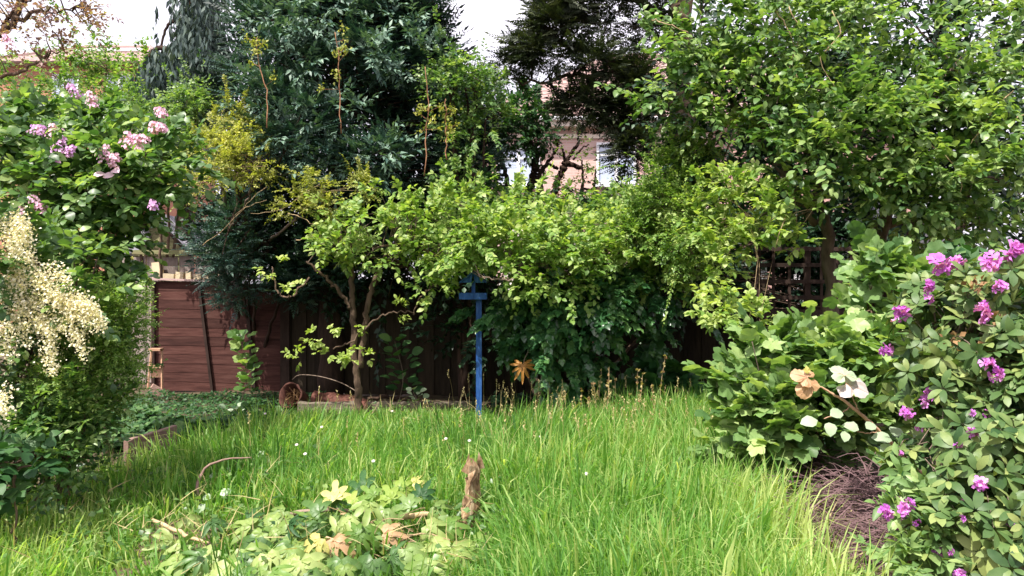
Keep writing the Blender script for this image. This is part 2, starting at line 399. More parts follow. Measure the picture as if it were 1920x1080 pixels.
l.new(tcn.outputs['Object'], mpn.inputs['Vector']); l.new(mpn.outputs[0], bt.inputs['Vector']); bt.inputs['Scale'].default_value = 1; bt.inputs['Brick Width'].default_value = .225; bt.inputs['Row Height'].default_value = .075; bt.inputs['Mortar Size'].default_value = .006
bt.inputs['Color1'].default_value = (.50,.31,.27,1); bt.inputs['Color2'].default_value = (.58,.40,.36,1); bt.inputs['Mortar'].default_value = (.55,.46,.42,1)
p = n.new('ShaderNodeBsdfPrincipled'); p.inputs['Roughness'].default_value = .9; l.new(bt.outputs['Color'], p.inputs['Base Color']); o = n.new('ShaderNodeOutputMaterial'); l.new(p.outputs[0], o.inputs[0]); M['brickwall'] = m
M['vinered'] = solid('reddish tan stem', (.16,.07,.04), (.34,.18,.10), (20,20,20), .8, .3)
M['brush'] = solid('dead brushwood', (.09,.05,.055), (.27,.17,.18), (20,20,20), .9, .3)

# ================================================================== SETTING
def ground():
    xs = np.concatenate([[-300, -60, -20], np.linspace(-9, 9, 91), [20, 60, 300]]); ys = np.concatenate([[-40, -8], np.linspace(-1, 15, 81), [22, 40, 90, 400]])
    X, Y = np.meshgrid(xs, ys); Z = .03 * np.sin(X * 1.7 + Y) * np.cos(Y * 1.3) * (np.abs(X) < 12) * (Y < 16) + rng.normal(size=X.shape) * .008 * (np.abs(X) < 9.1) * (Y < 15.1) * (Y > -1.1)
    v = np.stack([X, Y, Z], -1).reshape(-1, 3); nx = len(xs); t = []
    for j in range(len(ys) - 1):
        for i in range(nx - 1):
            a = j * nx + i; t += [(a, a + 1, a + nx + 1), (a, a + nx + 1, a + nx)]
    link('ground', make_mesh('ground', v, t, M['soil'], .5, True), kind='structure')
ground()

def inpoly(x, y, poly):
    ins = np.zeros(len(x), bool); n = len(poly)
    for i in range(n):
        x0, y0 = poly[i]; x1, y1 = poly[(i + 1) % n]
        c = ((y0 > y) != (y1 > y)) & (x < (x1 - x0) * (y - y0) / (y1 - y0 + 1e-12) + x0); ins ^= c
    return ins
LAWN = [(-4.3, 3.0), (-3.75, 5.3), (-3.3, 5.75), (-3.0, 6.3), (-2.7, 7.4), (-2.5, 8.0), (-2.45, 8.95), (-.1, 9.15), (2.3, 9.2), (2.75, 7.4), (2.3, 6.1), (1.93, 5.4), (1.48, 4.1), (1.5, 3.0)]
def grass():
    nt_ = 15000
    tx = rng.uniform(-4.4, 3.0, nt_); ty = 3.1 + (9.3 - 3.1) * rng.random(nt_) ** 1.15
    # the brush pile and the bed leave thin spots
    k = inpoly(tx + rng.normal(size=nt_) * .08, ty + rng.normal(size=nt_) * .08, LAWN); tx, ty = tx[k], ty[k]; nt_ = len(tx)
    per = 9
    low = .5 + .5 * np.sin(tx * 2.1 + 1.3 * np.sin(ty * 1.7)) * np.cos(ty * 1.9 + tx * .8)
    hgt = .27 + .14 * low + .11 * (tx > -.1) + .06 * np.sin(tx * 9 + 2 * np.sin(ty * 7)) * np.cos(ty * 8 + tx * 4) + .08 * rng.normal(size=nt_) + .13 * (rng.random(nt_) < .05)
    left = np.clip((-tx - 1.6) / 1.2, 0, 1) * np.clip((6.6 - ty) / 1.5, 0, 1); hgt *= 1 - .5 * left
    pile = np.exp(-(((tx + 1.1) / 1.0) ** 2 + ((ty - 4.9) / .5) ** 2)); hgt *= 1 - .55 * pile
    hgt *= 1 - .55 * np.clip((ty - 7.2) / 1.6, 0, 1) * (tx < .9)
    infront = np.clip((.15 - tx) / .25, 0, 1) * np.clip((tx + 2.55) / .3, 0, 1) * np.clip((5.15 - ty) / .25, 0, 1)
    hgt *= 1 - infront * (.72 - .4 * (rng.random(nt_) < .07))
    hgt = np.clip(hgt, .03, .6)
    yel = np.clip((tx - .9) / .6, 0, 1) * np.clip((5.0 - ty) / .8, 0, 1)
    lean = np.arctan2(np.sin(tx * 3 + ty), np.cos(ty * 2.3)) * .3
    N = nt_ * per; rp = lambda a: np.repeat(a, per)
    bx = rp(tx) + rng.normal(size=N) * .035; by = rp(ty) + rng.normal(size=N) * .035
    h = rp(hgt) * rng.uniform(.5, 1.15, N); az = rng.uniform(0, 2 * np.pi, N) ; bend = np.abs(rng.normal(size=N)) * .28 + .05
    bend[rng.random(N) < .12] += .75
    wdt = rng.uniform(.003, .007, N) * (1 + .9 * (rng.random(N) < .12))
    dirx = np.cos(az); diry = np.sin(az); fa = az + np.pi / 2 + rng.normal(size=N) * .6; wx = np.cos(fa); wy = np.sin(fa)
    V = np.zeros((N, 7, 3)); lx = rp(lean) * .25
    for q, (s, ww) in enumerate([(0, .8), (.4, 1.0), (.75, .7)]):
        off = bend * h * s ** 2.2
        cx = bx + dirx * off + lx * h * s; cy = by + diry * off; cz = h * (s - .35 * bend * s ** 3)
        V[:, 2 * q] = np.stack([cx - wx * wdt * ww, cy - wy * wdt * ww, cz], -1)
        V[:, 2 * q + 1] = np.stack([cx + wx * wdt * ww, cy + wy * wdt * ww, cz], -1)
    off = bend * h * 1.15; V[:, 6] = np.stack([bx + dirx * off + lx * h, by + diry * off, h * (1 - .5 * bend)], -1)
    T = np.array([(0,1,3),(0,3,2),(2,3,5),(2,5,4),(4,5,6)]); TT = T[None] + (np.arange(N) * 7)[:, None, None]
    tint = .43 + .15 * rng.normal(size=N) + rp(.3 * (low - .5) + .12 * rng.normal(size=nt_)) + rp(yel) * .35 + rp(left) * .12
    tint += (rng.random(N) < .05) * .35 + rp(.16 * np.exp(-((tx - .5) / .6) ** 2 - ((ty - 5.3) / 1.0) ** 2))  # pale highlight painted into the blade tint at centre right
    link('grass', make_mesh('grass', V.reshape(-1, 3), TT.reshape(-1, 3), M['grassm'], np.repeat(np.clip(tint, .02, 1), 7)), kind='stuff',
         label='long bright green uncut lawn grass filling the foreground', cat='grass')
grass()

def lawn_extras():
    n = 5200; x = rng.uniform(-4.2, 2.3, n); y = rng.uniform(3.9, 9.1, n); k = inpoly(x, y, LAWN) & (np.sin(x * 5 + 2 * np.sin(y * 3)) * np.cos(y * 4.3) > -.15); x, y = x[k], y[k]; n = len(x)
    pos = np.column_stack([x, y, .05 + .2 * rng.random(n)]); dr = rng.normal(size=(n, 3)) * [1, 1, .3]
    v, t, ti = spread(TR, pos, frames(dr, nrm(np.array([0, -.3, 1]) + rng.normal(size=(n, 3)) * .3)), rng.uniform(.025, .065, n), np.clip(rng.normal(.45, .2, n), 0, 1))
    link('lawn_weeds', make_mesh('lawn_weeds', v, t, M['mid'], ti), kind='stuff', label='small broad leaved weeds and clover mixed through the long grass', cat='weeds')
    g = Geo(); H = Geo()
    for _ in range(170):
        x = rng.normal(.9, .8) if rng.random() < .75 else rng.uniform(-2.2, 1.5); y = rng.uniform(6.0, 9.1); h = rng.uniform(.38, .62)
        if not inpoly(np.array([x]), np.array([y]), LAWN)[0]: continue
        l_ = rng.normal(size=2) * .06; p = np.array([[x, y, 0], [x + l_[0] * .4, y + l_[1] * .4, h * .6], [x + l_[0], y + l_[1], h]]); g.tube(spline(p, 5), [.0022, .0012], n=3, cap=False, tint=rng.uniform(.3, .9))
        for q in range(9): c = p[2] - np.array([0, 0, .011 * q]) + rng.normal(size=3) * .004; g.add((TS[0] * .022) @ frames(np.array([[rng.normal() * .5, rng.normal() * .5, 1]]), rand_unit(1))[0].T + c, TS[1], rng.uniform(.3, .9))
    g.build('grass_seed_heads', M['grasst'], None, kind='stuff', label='fine pale grass seed heads rising above the back of the lawn', cat='grass')
lawn_extras()

# ------------------------------------------------------------------ fences
def fence_left():
    d = 11.5; p0, p1 = P(284, 735, d), P(545, 735, d); L = p1[0] - p0[0]
    t = thing('fence_panel', 'red brown lapped fence panel with dark slanting battens beside the step stool', 'fence', ((p0[0] + p1[0]) / 2, d, 0))
    x0 = p0[0]; n = 12; top = 1.68; bh = top / n
    wav0 = np.cumsum(rng.normal(size=9)) * .003
    for k in range(n):
        g = Geo(); z = .02 + bh * (k + .5)
        cut = .0 if k else .0
        seg = np.linspace(0, L, 9); wav = wav0 + rng.normal(size=9) * .0012; y = d + .012 * (k % 2) * 0
        v = []
        for i, s in enumerate(seg):
            for (dy, dz) in ((-.012 - .002 * (k % 2), -bh * .5 + .0015), (-.009, bh * .5), (.008, bh * .5), (.008, -bh * .5 - .003)):
                v.append((x0 + s, d + dy, z + dz + wav[i] + (-.05 * s / L)))
        tr = []
        for i in range(8):
            for j in range(4):
                a = i * 4 + j; b = i * 4 + (j + 1) % 4; tr += [(a, a + 4, b + 4), (a, b + 4, b)]
        g.add(v, tr + [(0, 1, 2), (0, 2, 3), (32, 34, 33), (32, 35, 34)]); g.build('board', M['fencer'], t)
    for (xa, xb, ra) in ((372, 398, .02), (460, 477, .024), (288, 288, .02)):
        a = P(xa, 528, d - .05); b = P(xb, 735, d - .05); b[2] = 0.02
        g = Geo(); dv = b - a; ang = math.atan2(dv[0], -dv[2]); g.box((a + b) / 2, (ra * 2, .035, np.linalg.norm(dv)), roty(-ang)); g.build('batten', M['batten'], t)
    g = Geo(); a, b = P(284, 524, d), P(440, 530, d); g.box((a + b) / 2 + np.array([0, -.03, .012]), (b[0] - a[0], .09, .03), roty(.035)); g.build('cap_rail', M['caprail'], t)
    g = Geo(); c = P(536, 640, d - .05); g.box((c[0], d - .06, .83), (.14, .1, 1.66)); g.build('post', M['trell'], t)
fence_left()
def board_fence(name, label, x0, x1, d0, d1, h, bw, mat, gap=.012, groupn=None, rails=True, hvar=.01):
    t = thing(name, label, 'fence', ((x0 + x1) / 2, (d0 + d1) / 2, 0), groupn)
    L = math.hypot(x1 - x0, d1 - d0); ang = math.atan2(d1 - d0, x1 - x0); n = int(L / bw)
    me = None; Rz = rotz(ang)
    vs = [make_mesh('board', Geo().box((0, 0, 0), (bw - gap, .018, h)).v[0], Geo().box((0, 0, 0), (1, 1, 1)).t[0], mat, .5, False) for _ in range(1)]
    for i in range(n):
        s = (i + .5) * bw; x = x0 + math.cos(ang) * s; y = d0 + math.sin(ang) * s
        o = link('board', vs[0], t); o.location = (x - t.location.x, y - t.location.y + (.01 if i % 2 else -.01) * (gap < 0) + rng.normal() * .001 * (gap > 0), h / 2 + rng.normal() * hvar); o.rotation_euler = (0, rng.normal() * .004, ang)
    if rails:
        for z in (.3, h - .35):
            g = Geo(); g.box(((x0 + x1) / 2, (d0 + d1) / 2 + .035, z), (L, .035, .07), Rz); g.build('rail', mat, t)
    return t
board_fence('board_fence', 'dark brown upright board fence in the shade behind the blue bird table', P(537, 0, 11.6)[0], 3.65, 11.45, 10.3, 1.72, .125, M['fenceb'], -.006)
board_fence('board_fence', 'weathered grey board fence topped with cream blocks in front of the shed', P(215, 0, 12.6)[0], P(480, 0, 12.6)[0], 12.6, 12.6, 2.12, .27, M['oldwood'], .03)
t = [o for o in C.objects if o.name.startswith('board_fence') and not o.parent][-1]
for (xa, xb, ya, yb) in ((286, 306, 492, 524), (300, 328, 513, 526), (330, 346, 510, 525), (349, 360, 509, 525), (364, 378, 514, 526), (382, 402, 511, 524), (406, 420, 512, 525)):
    g = Geo(); a, b = P(xa, ya, 12.5), P(xb, yb, 12.5); c = (a + b) / 2; g.box(c, (b[0] - a[0] - .012, .07, a[2] - b[2]), roty(rng.normal() * .05)); g.build('block', M['creamw'], t)
g = Geo(); a, b = P(250, 472, 12.55), P(410, 474, 12.55); g.box((a + b) / 2, (b[0] - a[0], .1, .07)); g.build('top_rail', M['gablew'], t)
# fence under the trellis and to the right
board_fence('board_fence', 'low brown board fence behind the big pale green shrub under the trellis', 3.6, 9.5, 9.62, 9.2, 1.36, .13, M['fenceb'], -.006)
def trellis():
    d = 9.5; t = thing('trellis', 'dark brown square wooden trellis panel above the fence on the right', 'trellis', (P(1475, 0, d)[0], d, 1.3))
    xs = [1424, 1450, 1480, 1512]; ys = [467, 497, 528, 558, 588]
    for x in xs[1:3]:
        g = Geo(); a, b = P(x, 467, d), P(x, 600, d); g.box((a + b) / 2, (.036, .014, a[2] - b[2])); g.build('upright_batten', M['trell'], t)
    for x0, x1, w in ((1424, 1423, .045), (1515, 1515, .075), (1600, 1600, .075)):
        g = Geo(); a, b = P(x0, 462, d), P(x1, 640, d); g.box((a + b) / 2 + np.array([0, .03, 0]), (w, .05, a[2] - b[2])); g.build('post', M['trell'], t)
    for x in (1540, 1570):
        g = Geo(); a, b = P(x, 467, d), P(x, 600, d); g.box((a + b) / 2, (.036, .014, a[2] - b[2])); g.build('upright_batten', M['trell'], t)
    for y in ys + [620]:
        g = Geo(); a, b = P(1418, y, d - .02), P(1605, y, d - .02); g.box((a + b) / 2, (b[0] - a[0], .014, .05 if y < 580 else .1)); g.build('level_batten', M['trell'], t)
trellis()

# ------------------------------------------------------------------ buildings
def shed():
    d = 13.6; ap = P(292, 405, d); el = P(222, 470, d); er = P(352, 470, d)
    t = thing('garden_shed', 'small garden shed with grey roof and mossy boarded gable behind the left fence', 'shed', (ap[0], d, 0))
    n = 7; zs = np.linspace(el[2] - .9, ap[2] - .06, 12)
    for k in range(len(zs) - 1):
        z0, z1 = zs[k], zs[k + 1]; f = lambda z: 1 if z < el[2] else (ap[2] - z) / (ap[2] - el[2])
        hw0 = min(1, f(z0)); hw1 = min(1, f(z1)); c = ap[0]; wl, wr = c - el[0], er[0] - c
        v = [(c - wl * hw0, d - .02, z0), (c + wr * hw0, d - .02, z0), (c + wr * hw1, d, z1), (c - wl * hw1, d, z1)]
        v += [(a, b + .03, e) for a, b, e in v]
        Geo().add(v, [(0,1,2),(0,2,3),(4,6,5),(4,7,6),(0,4,5),(0,5,1),(3,2,6),(3,6,7),(0,3,7),(0,7,4),(1,5,6),(1,6,2)]).build('lap_board', M['gablew'], t)
    for s, e in ((-1, el), (1, er)):
        dx = (e[0] - ap[0]) * 1.12; dz = (e[2] - ap[2]) * 1.12; g = Geo()
        y0 = d - .18; y1 = d + 2.2
        v = [(ap[0], y0, ap[2] + .03), (ap[0] + dx, y0, ap[2] + dz), (ap[0] + dx, y1, ap[2] + dz), (ap[0], y1, ap[2] + .03)]
        v += [(a, b, z + .035) for a, b, z in v]
        g.add(v, [(0,1,2),(0,2,3),(4,6,5),(4,7,6),(0,4,5),(0,5,1),(3,2,6),(3,6,7),(0,3,7),(0,7,4),(1,5,6),(1,6,2)]); g.build('roof_slope', M['felt'], t)
    g = Geo(); a = ap + np.array([0, -.2, .03]); b = np.array([er[0] + .1, d - .2, er[2] - .05]); g.tube([a, b], .03, n=4); g.build('barge_board', M['batten'], t)
    g = Geo(); g.box(((el[0] + er[0]) / 2, d + 1.1, (el[2] - .5) / 2), (er[0] - el[0] - .05, 2.1, el[2] - .5)); g.build('wall', M['oldwood'], t)
    # grey lean-to roof seen beyond to the left
    g = Geo(); a = P(232, 412, 13.2); 
    v = [P(228, 416, 13.2), P(300, 416, 13.9), P(262, 470, 13.2), P(226, 480, 13.0)]
    vv = [tuple(q) for q in v] + [tuple(q + np.array([0, .05, -.04])) for q in v]
    g.add(vv, [(0,1,2),(0,2,3),(4,6,5),(4,7,6),(0,4,5),(0,5,1),(3,2,6),(3,6,7),(0,3,7),(0,7,4),(1,5,6),(1,6,2)]).build('porch_roof', M['felt'], t)
shed()
def hip_roof(t, x0, x1, y0, y1, z0, z1, inset, mat, tiles=True, name='roof'):
    g = Geo(); ym = (y0 + y1) / 2
    v = [(x0, y0, z0), (x1, y0, z0), (x1, y1, z0), (x0, y1, z0), (x0 + inset, ym, z1), (x1 - inset, ym, z1)]
    g.add(v, [(0,1,5),(0,5,4),(2,3,4),(2,4,5),(1,2,5),(3,0,4),(0,2,1),(0,3,2)])
    rf = g.build(name, mat, t)
    if tiles:   # courses of tiles proud of the slope
        g = Geo(); n = 16
        for k in range(n):
            s = (k + .5) / n; z = z0 + (z1 - z0) * s; xa = x0 + inset * s; xb = x1 - inset * s; y = y0 + (ym - y0) * s
            q = int((xb - xa) / .45)
            for i in range(q): g.box((xa + (i + .5) * (xb - xa) / q, y - .03, z + .02), ((xb - xa) / q * .93, (ym - y0) / n * 1.05, .06), rotx(math.atan2(z1 - z0, ym - y0)))
        o = g.build('roof_tile', mat, rf, kind='stuff', origin=np.array(t.location))
        g = Geo(); g.tube([(x0 + inset, ym, z1 + .05), (x1 - inset, ym, z1 + .05)], .12, n=6)
        g.tube([(x1 - inset, ym, z1 + .05), (x1, y0, z0 + .05)], .1, n=6); g.tube([(x0 + inset, ym, z1 + .05), (x0, y0, z0 + .05)], .1, n=6)
        g.build('ridge_tile', mat, rf, kind='stuff', origin=np.array(t.location))
    return rf
def window(t, xa, xb, ya, yb, d, mull=1, transom=None):
    a, b = P(xa, ya, d), P(xb, yb, d); x0, x1, z1, z0 = a[0], b[0], a[2], b[2]; f = .07
    W = thing('tmp', '', '', (0, 0, 0)); bpy.data.objects.remove(W)
    g = Geo()
    g.box(((x0 + x1) / 2, d - .04, z1 - f / 2), (x1 - x0, .1, f)); g.box(((x0 + x1) / 2, d - .04, z0 + f / 2), (x1 - x0, .1, f))
    for x in [x0 + f / 2, x1 - f / 2]: g.box((x, d - .04, (z0 + z1) / 2), (f, .098, z1 - z0 - 2 * f))
    for k in range(mull): x = x0 + (x1 - x0) * (k + 1) / (mull + 1); g.box((x, d - .035, (z0 + z1) / 2), (f * 1.3, .08, z1 - z0 - 2 * f))
    if transom: g.box(((x0 + x1) / 2, d - .03, z1 - (z1 - z0) * transom), (x1 - x0 - 2 * f, .06, f * .7))
    W = g.build('window', M['white'], t)
    for k in range(mull + 1):
        xl = x0 + (x1 - x0) * k / (mull + 1); xr = x0 + (x1 - x0) * (k + 1) / (mull + 1)
        Geo().box(((xl + xr) / 2, d - .012, (z0 + z1) / 2), (xr - xl - .1, .02, z1 - z0 - .1)).build('pane', M['glass'], W, origin=np.array(t.location))
    Geo().box(((x0 + x1) / 2, d - .08, z0 - .05), (x1 - x0 + .16, .2, .08)).build('sill', M['white'], W, origin=np.array(t.location))
def house_centre():
    d = 22.0; x0 = P(880, 0, d)[0]; x1 = P(1330, 0, d)[0]; ze = P(0, 232, d)[2]
    t = thing('brick_house', 'pinkish brick house with white windows seen through the gap in the trees', 'house', ((x0 + x1) / 2, d + 3.5, 0))
    Geo().box(((x0 + x1) / 2, d + 3.52, ze / 2), (x1 - x0, 7, ze)).build('wall', M['brickwall'], t)
    wins = [(932, 1012, 276, 348, 1), (1118, 1192, 268, 346, 1)]
    hol = [(P(a, 0, d)[0], P(b, 0, d)[0], P(0, e, d)[2], P(0, c, d)[2]) for a, b, c, e, _ in wins]
    for a, b, c, e, m_ in wins: window(t, a, b, c, e, d - .0, m_, .3)
    Geo().box(((x0 + x1) / 2, d - .16, ze - .02), (x1 - x0 + .7, .42, .26)).build('fascia', M['bandc'], t)
    Geo().box(((x0 + x1) / 2, d - .02, P(0, 256, d)[2]), (x1 - x0, .06, .12)).build('string_course', M['bandc'], t)
    Geo().tube([(x0 - .4, d - .44, ze + .06), (x1 + .4, d - .44, ze + .06)], .06, n=6).build('gutter', M['white'], t)
    hip_roof(t, x0 + .2, x1 + 6.3, d - .35, d + 7.4, ze + .12, ze + 3.0, 4.4, M['rooft'])
    Geo().box((x1 + 3, d + 3.52, ze / 2), (5.98, 6.9, ze)).build('side_wing', M['brick'], t)
house_centre()
def house_left():
    d = 26.0; x0 = P(60, 0, d)[0] - 1.5; x1 = P(292, 0, d)[0]; z0 = P(0, 122, d)[2]
    t = thing('red_roofed_house', 'distant house with red tiled hipped roof rising over the left hedge', 'house', ((x0 + x1) / 2, d + 3, 0))
    Geo().box(((x0 + x1) / 2, d + 3, z0 / 2), (x1 - x0 - .6, 6, z0)).build('wall', M['brickr'], t)
    hip_roof(t, x0, x1, d - .3, d + 6.3, z0, z0 + 1.5, 1.6, M['rooft'])
    zz = z0 + .9
    for k in range(3):
        Geo().box((x0 + 3.3, d + 1.6 + .28 * k, zz + .12 * k + .12), (2.8 - .4 * k, .07, .05)).build('roof_glare_bar', M['white'], t)  # white bars added to stand in for glare on the roof
    window(t, 100, 150, 140, 190, d, 1); window(t, 200, 250, 140, 190, d, 1)
house_left()
def white_outbuilding():
    d = 13.5; x0 = P(1560, 0, d)[0]; x1 = P(1790, 0, d)[0]
    t = thing('white_outbuilding', 'white painted outbuilding glimpsed through the leaves right of the trellis', 'building', ((x0 + x1) / 2, d + 1, 0))
    for k in range(14):
        Geo().box(((x0 + x1) / 2, d, .1 + k * .2), (x1 - x0, .03, .185), rotx(.06)).build('lap_board', M['white'], t)
    Geo().box(((x0 + x1) / 2, d + 1.03, 1.4), (x1 - x0 - .05, 2, 2.8)).build('wall', M['white'], t)
    Geo().box(((x0 + x1) / 2, d + .95, 2.9), (x1 - x0 + .3, 2.4, .09), rotx(.08)).build('roof', M['felt'], t)
    window(t, 1600, 1680, 380, 460, d - .03, 1)
white_outbuilding()
g = Geo(); a, b = P(1431, 488, 10.4), P(1431, 562, 10.4); b[2] = 0; g.box((a + b) / 2, (.085, .06, a[2] - b[2]))
o = g.build('white_post', M['white'], None, origin=np.array([a[0], 10.4, 0]), label='upright white post right behind the left side of the trellis', cat='post')

# ------------------------------------------------------------------ bird table
def bird_table():
    d = 8.5; b = P(898, 800, d); t = thing('bird_table', 'bright blue wooden bird table on a tall post in the long grass', 'bird table', (b[0], d, 0))
    tz = P(0, 560, d)[2]; pw = .066
    g = Geo(); v = []
    for z, s in ((0, 1), (.02, 1), (tz - .02, .95), (tz, .95)): v += [(b[0] + sx * pw * s / 2, d + sy * pw * s / 2, z) for sx, sy in ((-1,-1),(1,-1),(1,1),(-1,1))]
    tr = []
    for i in range(3):
        for j in range(4):
            a0 = i * 4 + j; a1 = i * 4 + (j + 1) % 4; tr += [(a0, a1, a1 + 4), (a0, a1 + 4, a0 + 4)]
    g.add(v, tr + [(0,2,1),(0,3,2),(12,13,14),(12,14,15)]); g.build('post', M['paint'], t)
    cx = P(888, 0, d)[0]; hw = .145
    g = Geo(); g.box((cx, d, tz + .012), (hw * 2, .26, .02)); tray = g.build('tray', M['paint'], t)
    for (c, s) in (((cx, d - .14, tz + .03), (hw * 2 + .02, .018, .072)), ((cx, d + .14, tz + .03), (hw * 2 + .02, .018, .072)), ((cx - hw, d, tz + .03), (.018, .26, .07)), ((cx + hw, d, tz + .03), (.018, .26, .07))):
        Geo().box(c, s).build('rim', M['paint'], tray, origin=np.array(t.location))
    rz = P(0, 531, d)[2]; ap = P(0, 512, d)[2]
    for sx in (-.02, .02):
        pass
    Geo().box((cx - .004, d + .04, (tz + rz) / 2 + .03), (.042, .042, rz - tz)).build('roof_support', M['paint'], t)
    for s in (-1, 1):
        g = Geo(); v = [(cx, d - .15, ap), (cx + s * .15, d - .15, rz), (cx + s * .15, d + .15, rz), (cx, d + .15, ap)]
        v += [(a, bb, z + .016) for a, bb, z in v]
        g.add(v, [(0,1,2),(0,2,3),(4,6,5),(4,7,6),(0,4,5),(0,5,1),(3,2,6),(3,6,7),(0,3,7),(0,7,4),(1,5,6),(1,6,2)]); g.build('roof_panel', M['paint'], t)
    g = Geo(); v = [(cx - .13, d - .135, rz + .005), (cx - .02, d - .135, rz + .005), (cx, d - .135, ap), (cx + .02, d - .135, rz + .005), (cx + .13, d - .135, rz + .005)]
    v += [(a, bb + .012, z) for a, bb, z in v]; g.add(v, [(0,1,2),(2,3,4),(5,7,6),(7,9,8),(0,2,7),(0,7,5),(2,4,9),(2,9,7)]).build('gable_end', M['paint'], t)
bird_table()

# ------------------------------------------------------------------ small things by the fence
def stool():
    d = 11.0; t = thing('step_stool', 'pale wooden step stool leaning at the left end of the red brown fence', 'step stool', (P(294, 0, d)[0], d, 0))
    zt = P(0, 655, d)[2]; cx = P(294, 0, d)[0]
    for s, bx_ in ((-1, -.1), (1, .1)):
        Geo().tube([(cx + s * .075, d, zt), (cx + bx_ * 1.05, d - .06, .12)], .016, n=4).build('leg', M['palew'], t)
    for z, w_ in ((zt, .17), (P(0, 687, d)[2], .19)):
        Geo().box((cx, d - .02, z), (w_, .12, .035)).build('tread', M['palew'], t)
    Geo().box((cx, d + .0, P(0, 700, d)[2]), (.17, .015, .12)).build('back_board', M['palew'], t)
stool()
c = G(294, 745); Rt = rotz(.5) @ roty(.6)
o = Geo().box((c[0], c[1], .09), (.2, .12, .13), Rt).build('brick', M['plank'], None, origin=np.array([c[0], c[1], 0]), label='tilted brown brick on the ground below the pale step stool', cat='brick')
def edging():
    p = [G(236, 876), G(328, 838)]; a, b = p; d = b - a; L = np.linalg.norm(d[:2]); ang = math.atan2(d[1], d[0])
    g = Geo(); v0 = []
    n = 8
    for i in range(n + 1):
        s = i / n; c = a + d * s; h = .24 - .02 * s + rng.normal() * .003; off = np.array([-math.sin(ang), math.cos(ang)]) * .022
        v0 += [(c[0] - off[0], c[1] - off[1], -.03), (c[0] - off[0], c[1] - off[1], h - .006), (c[0] - off[0] * .7, c[1] - off[1] * .7, h), (c[0] + off[0], c[1] + off[1], h), (c[0] + off[0], c[1] + off[1], -.03)]
    tr = []
    for i in range(n):
        for j in range(5):
            x = i * 5 + j; y = i * 5 + (j + 1) % 5; tr += [(x, x + 5, y + 5), (x, y + 5, y)]
    tr += [(0, 1, 2), (0, 2, 3), (0, 3, 4), (n*5, n*5+2, n*5+1), (n*5, n*5+3, n*5+2), (n*5, n*5+4, n*5+3)]
    g.add(v0, tr).build('edging_board', M['plank'], None, origin=np.array([a[0], a[1], 0]), label='pinkish brown board set on edge beside the grass on the left', cat='board')
edging()
for (xa, xb, lab) in ((560, 668, 'grey timber sleeper lying behind the grass left of the forked trunk'), (690, 790, 'grey timber sleeper half hidden by grass right of the forked trunk'), (798, 885, 'grey timber sleeper with a split end next to the blue post')):
    d = 9.15; a, b = P(xa, 0, d), P(xb, 0, d); L = b[0] - a[0]; n = 6; v = []
    for i in range(n + 1):
        x = a[0] + L * i / n; j = rng.normal(size=4) * .006
        v += [(x, d - .06, 0), (x, d - .06 + j[0], .19 + j[1]), (x, d - .04, .205 + j[2]), (x, d + .07, .20 + j[3]), (x, d + .07, 0)]
    tr = []
    for i in range(n):
        for j in range(5):
            x = i * 5 + j; y = i * 5 + (j + 1) % 5; tr += [(x, x + 5, y + 5), (x, y + 5, y)]
    tr += [(0, 1, 2), (0, 2, 3), (0, 3, 4), (n*5, n*5+2, n*5+1), (n*5, n*5+3, n*5+2), (n*5, n*5+4, n*5+3)]
    Geo().add(v, tr).build('sleeper', M['sleeper'], None, origin=np.array([(a[0] + b[0]) / 2, d, 0]), label=lab, cat='sleeper')
def pot():
    d = 9.7; c = P(553, 745, d); t = thing('rusty_pot', 'broken rusty brown pot tipped on its side in front of the fence post', 'pot', (c[0], d, c[2] - .17))
    Rm = rotz(-.5) @ rotx(1.15); g = Geo(); n = 20; prof = [(.05, -.16), (.11, -.15), (.135, -.05), (.15, .06), (.165, .1), (.172, .12), (.15, .12), (.14, .05), (.12, -.05), (.1, -.13), (.0, -.135)]
    v = []
    for r_, z in prof:
        for k in range(n):
            a = 2 * np.pi * k / n; rr = r_ * (1 + .05 * math.sin(3 * a + 1) + .03 * rng.normal()); v.append((rr * math.cos(a), rr * math.sin(a), z - .05 * (z > .0) * max(0, math.sin(a + 2))))
    v = np.array(v) @ Rm.T + c; tr = []
    for i in range(len(prof) - 1):
        for k in range(n):
            x = i * n + k; y = i * n + (k + 1) % n; tr += [(x, y, y + n), (x, y + n, x + n)]
    g.add(v, tr).build('shell', M['terra'], t, smooth=True)
    g = Geo()
    for k in range(18):
        u = rand_unit(1)[0] * .1; g.tube(spline([c + u, c + rand_unit(1)[0] * .12, c + rand_unit(1)[0] * .13 + np.array([0, -.03, .02])], 6), .003, n=3)
    g.build('dry_stem', M['deadb'], t, kind='stuff')
    g = Geo(); g.add(*T_fan(c + np.array([.03, -.12, -.12]))) if False else None
pot()
def log(a, b, r0, r1, name, label, cat, mat=None, parts=None, wob=.12, n=10, jit=.01):
    a, b = np.array(a), np.array(b); base = (a + b) / 2; base[2] = min(a[2], b[2]) - r0
    return Geo().tube(spline([a, (a + b) / 2 + rng.normal(size=3) * .02, b], 12, jit), [r0, r1], n=n, wob=wob).build(name, mat or M['bark_dark'], None, smooth=True, origin=base, label=label, cat=cat)
log(P(590, 752, 10.0), P(705, 768, 9.9), .13, .11, 'log', 'thick rotten brown log lying in the shade behind the sleepers', 'log', M['terra'], wob=.08)
log(P(690, 748, 9.7), P(765, 752, 9.9), .022, .03, 'fallen_branch', 'thin brown fallen branch resting behind the forked trunk', 'branch')
g = Geo(); g.tube(spline([P(548, 712, 9.6), P(562, 703, 9.55), P(600, 706, 9.4), P(640, 718, 9.2), P(672, 736, 9.0)], 16), .006, n=4)
g.build('arching_twig', M['bark_grey'], None, origin=P(672, 760, 9.0), smooth=True, label='bare thin twig arching from the rusty pot to the forked trunk', cat='twig')

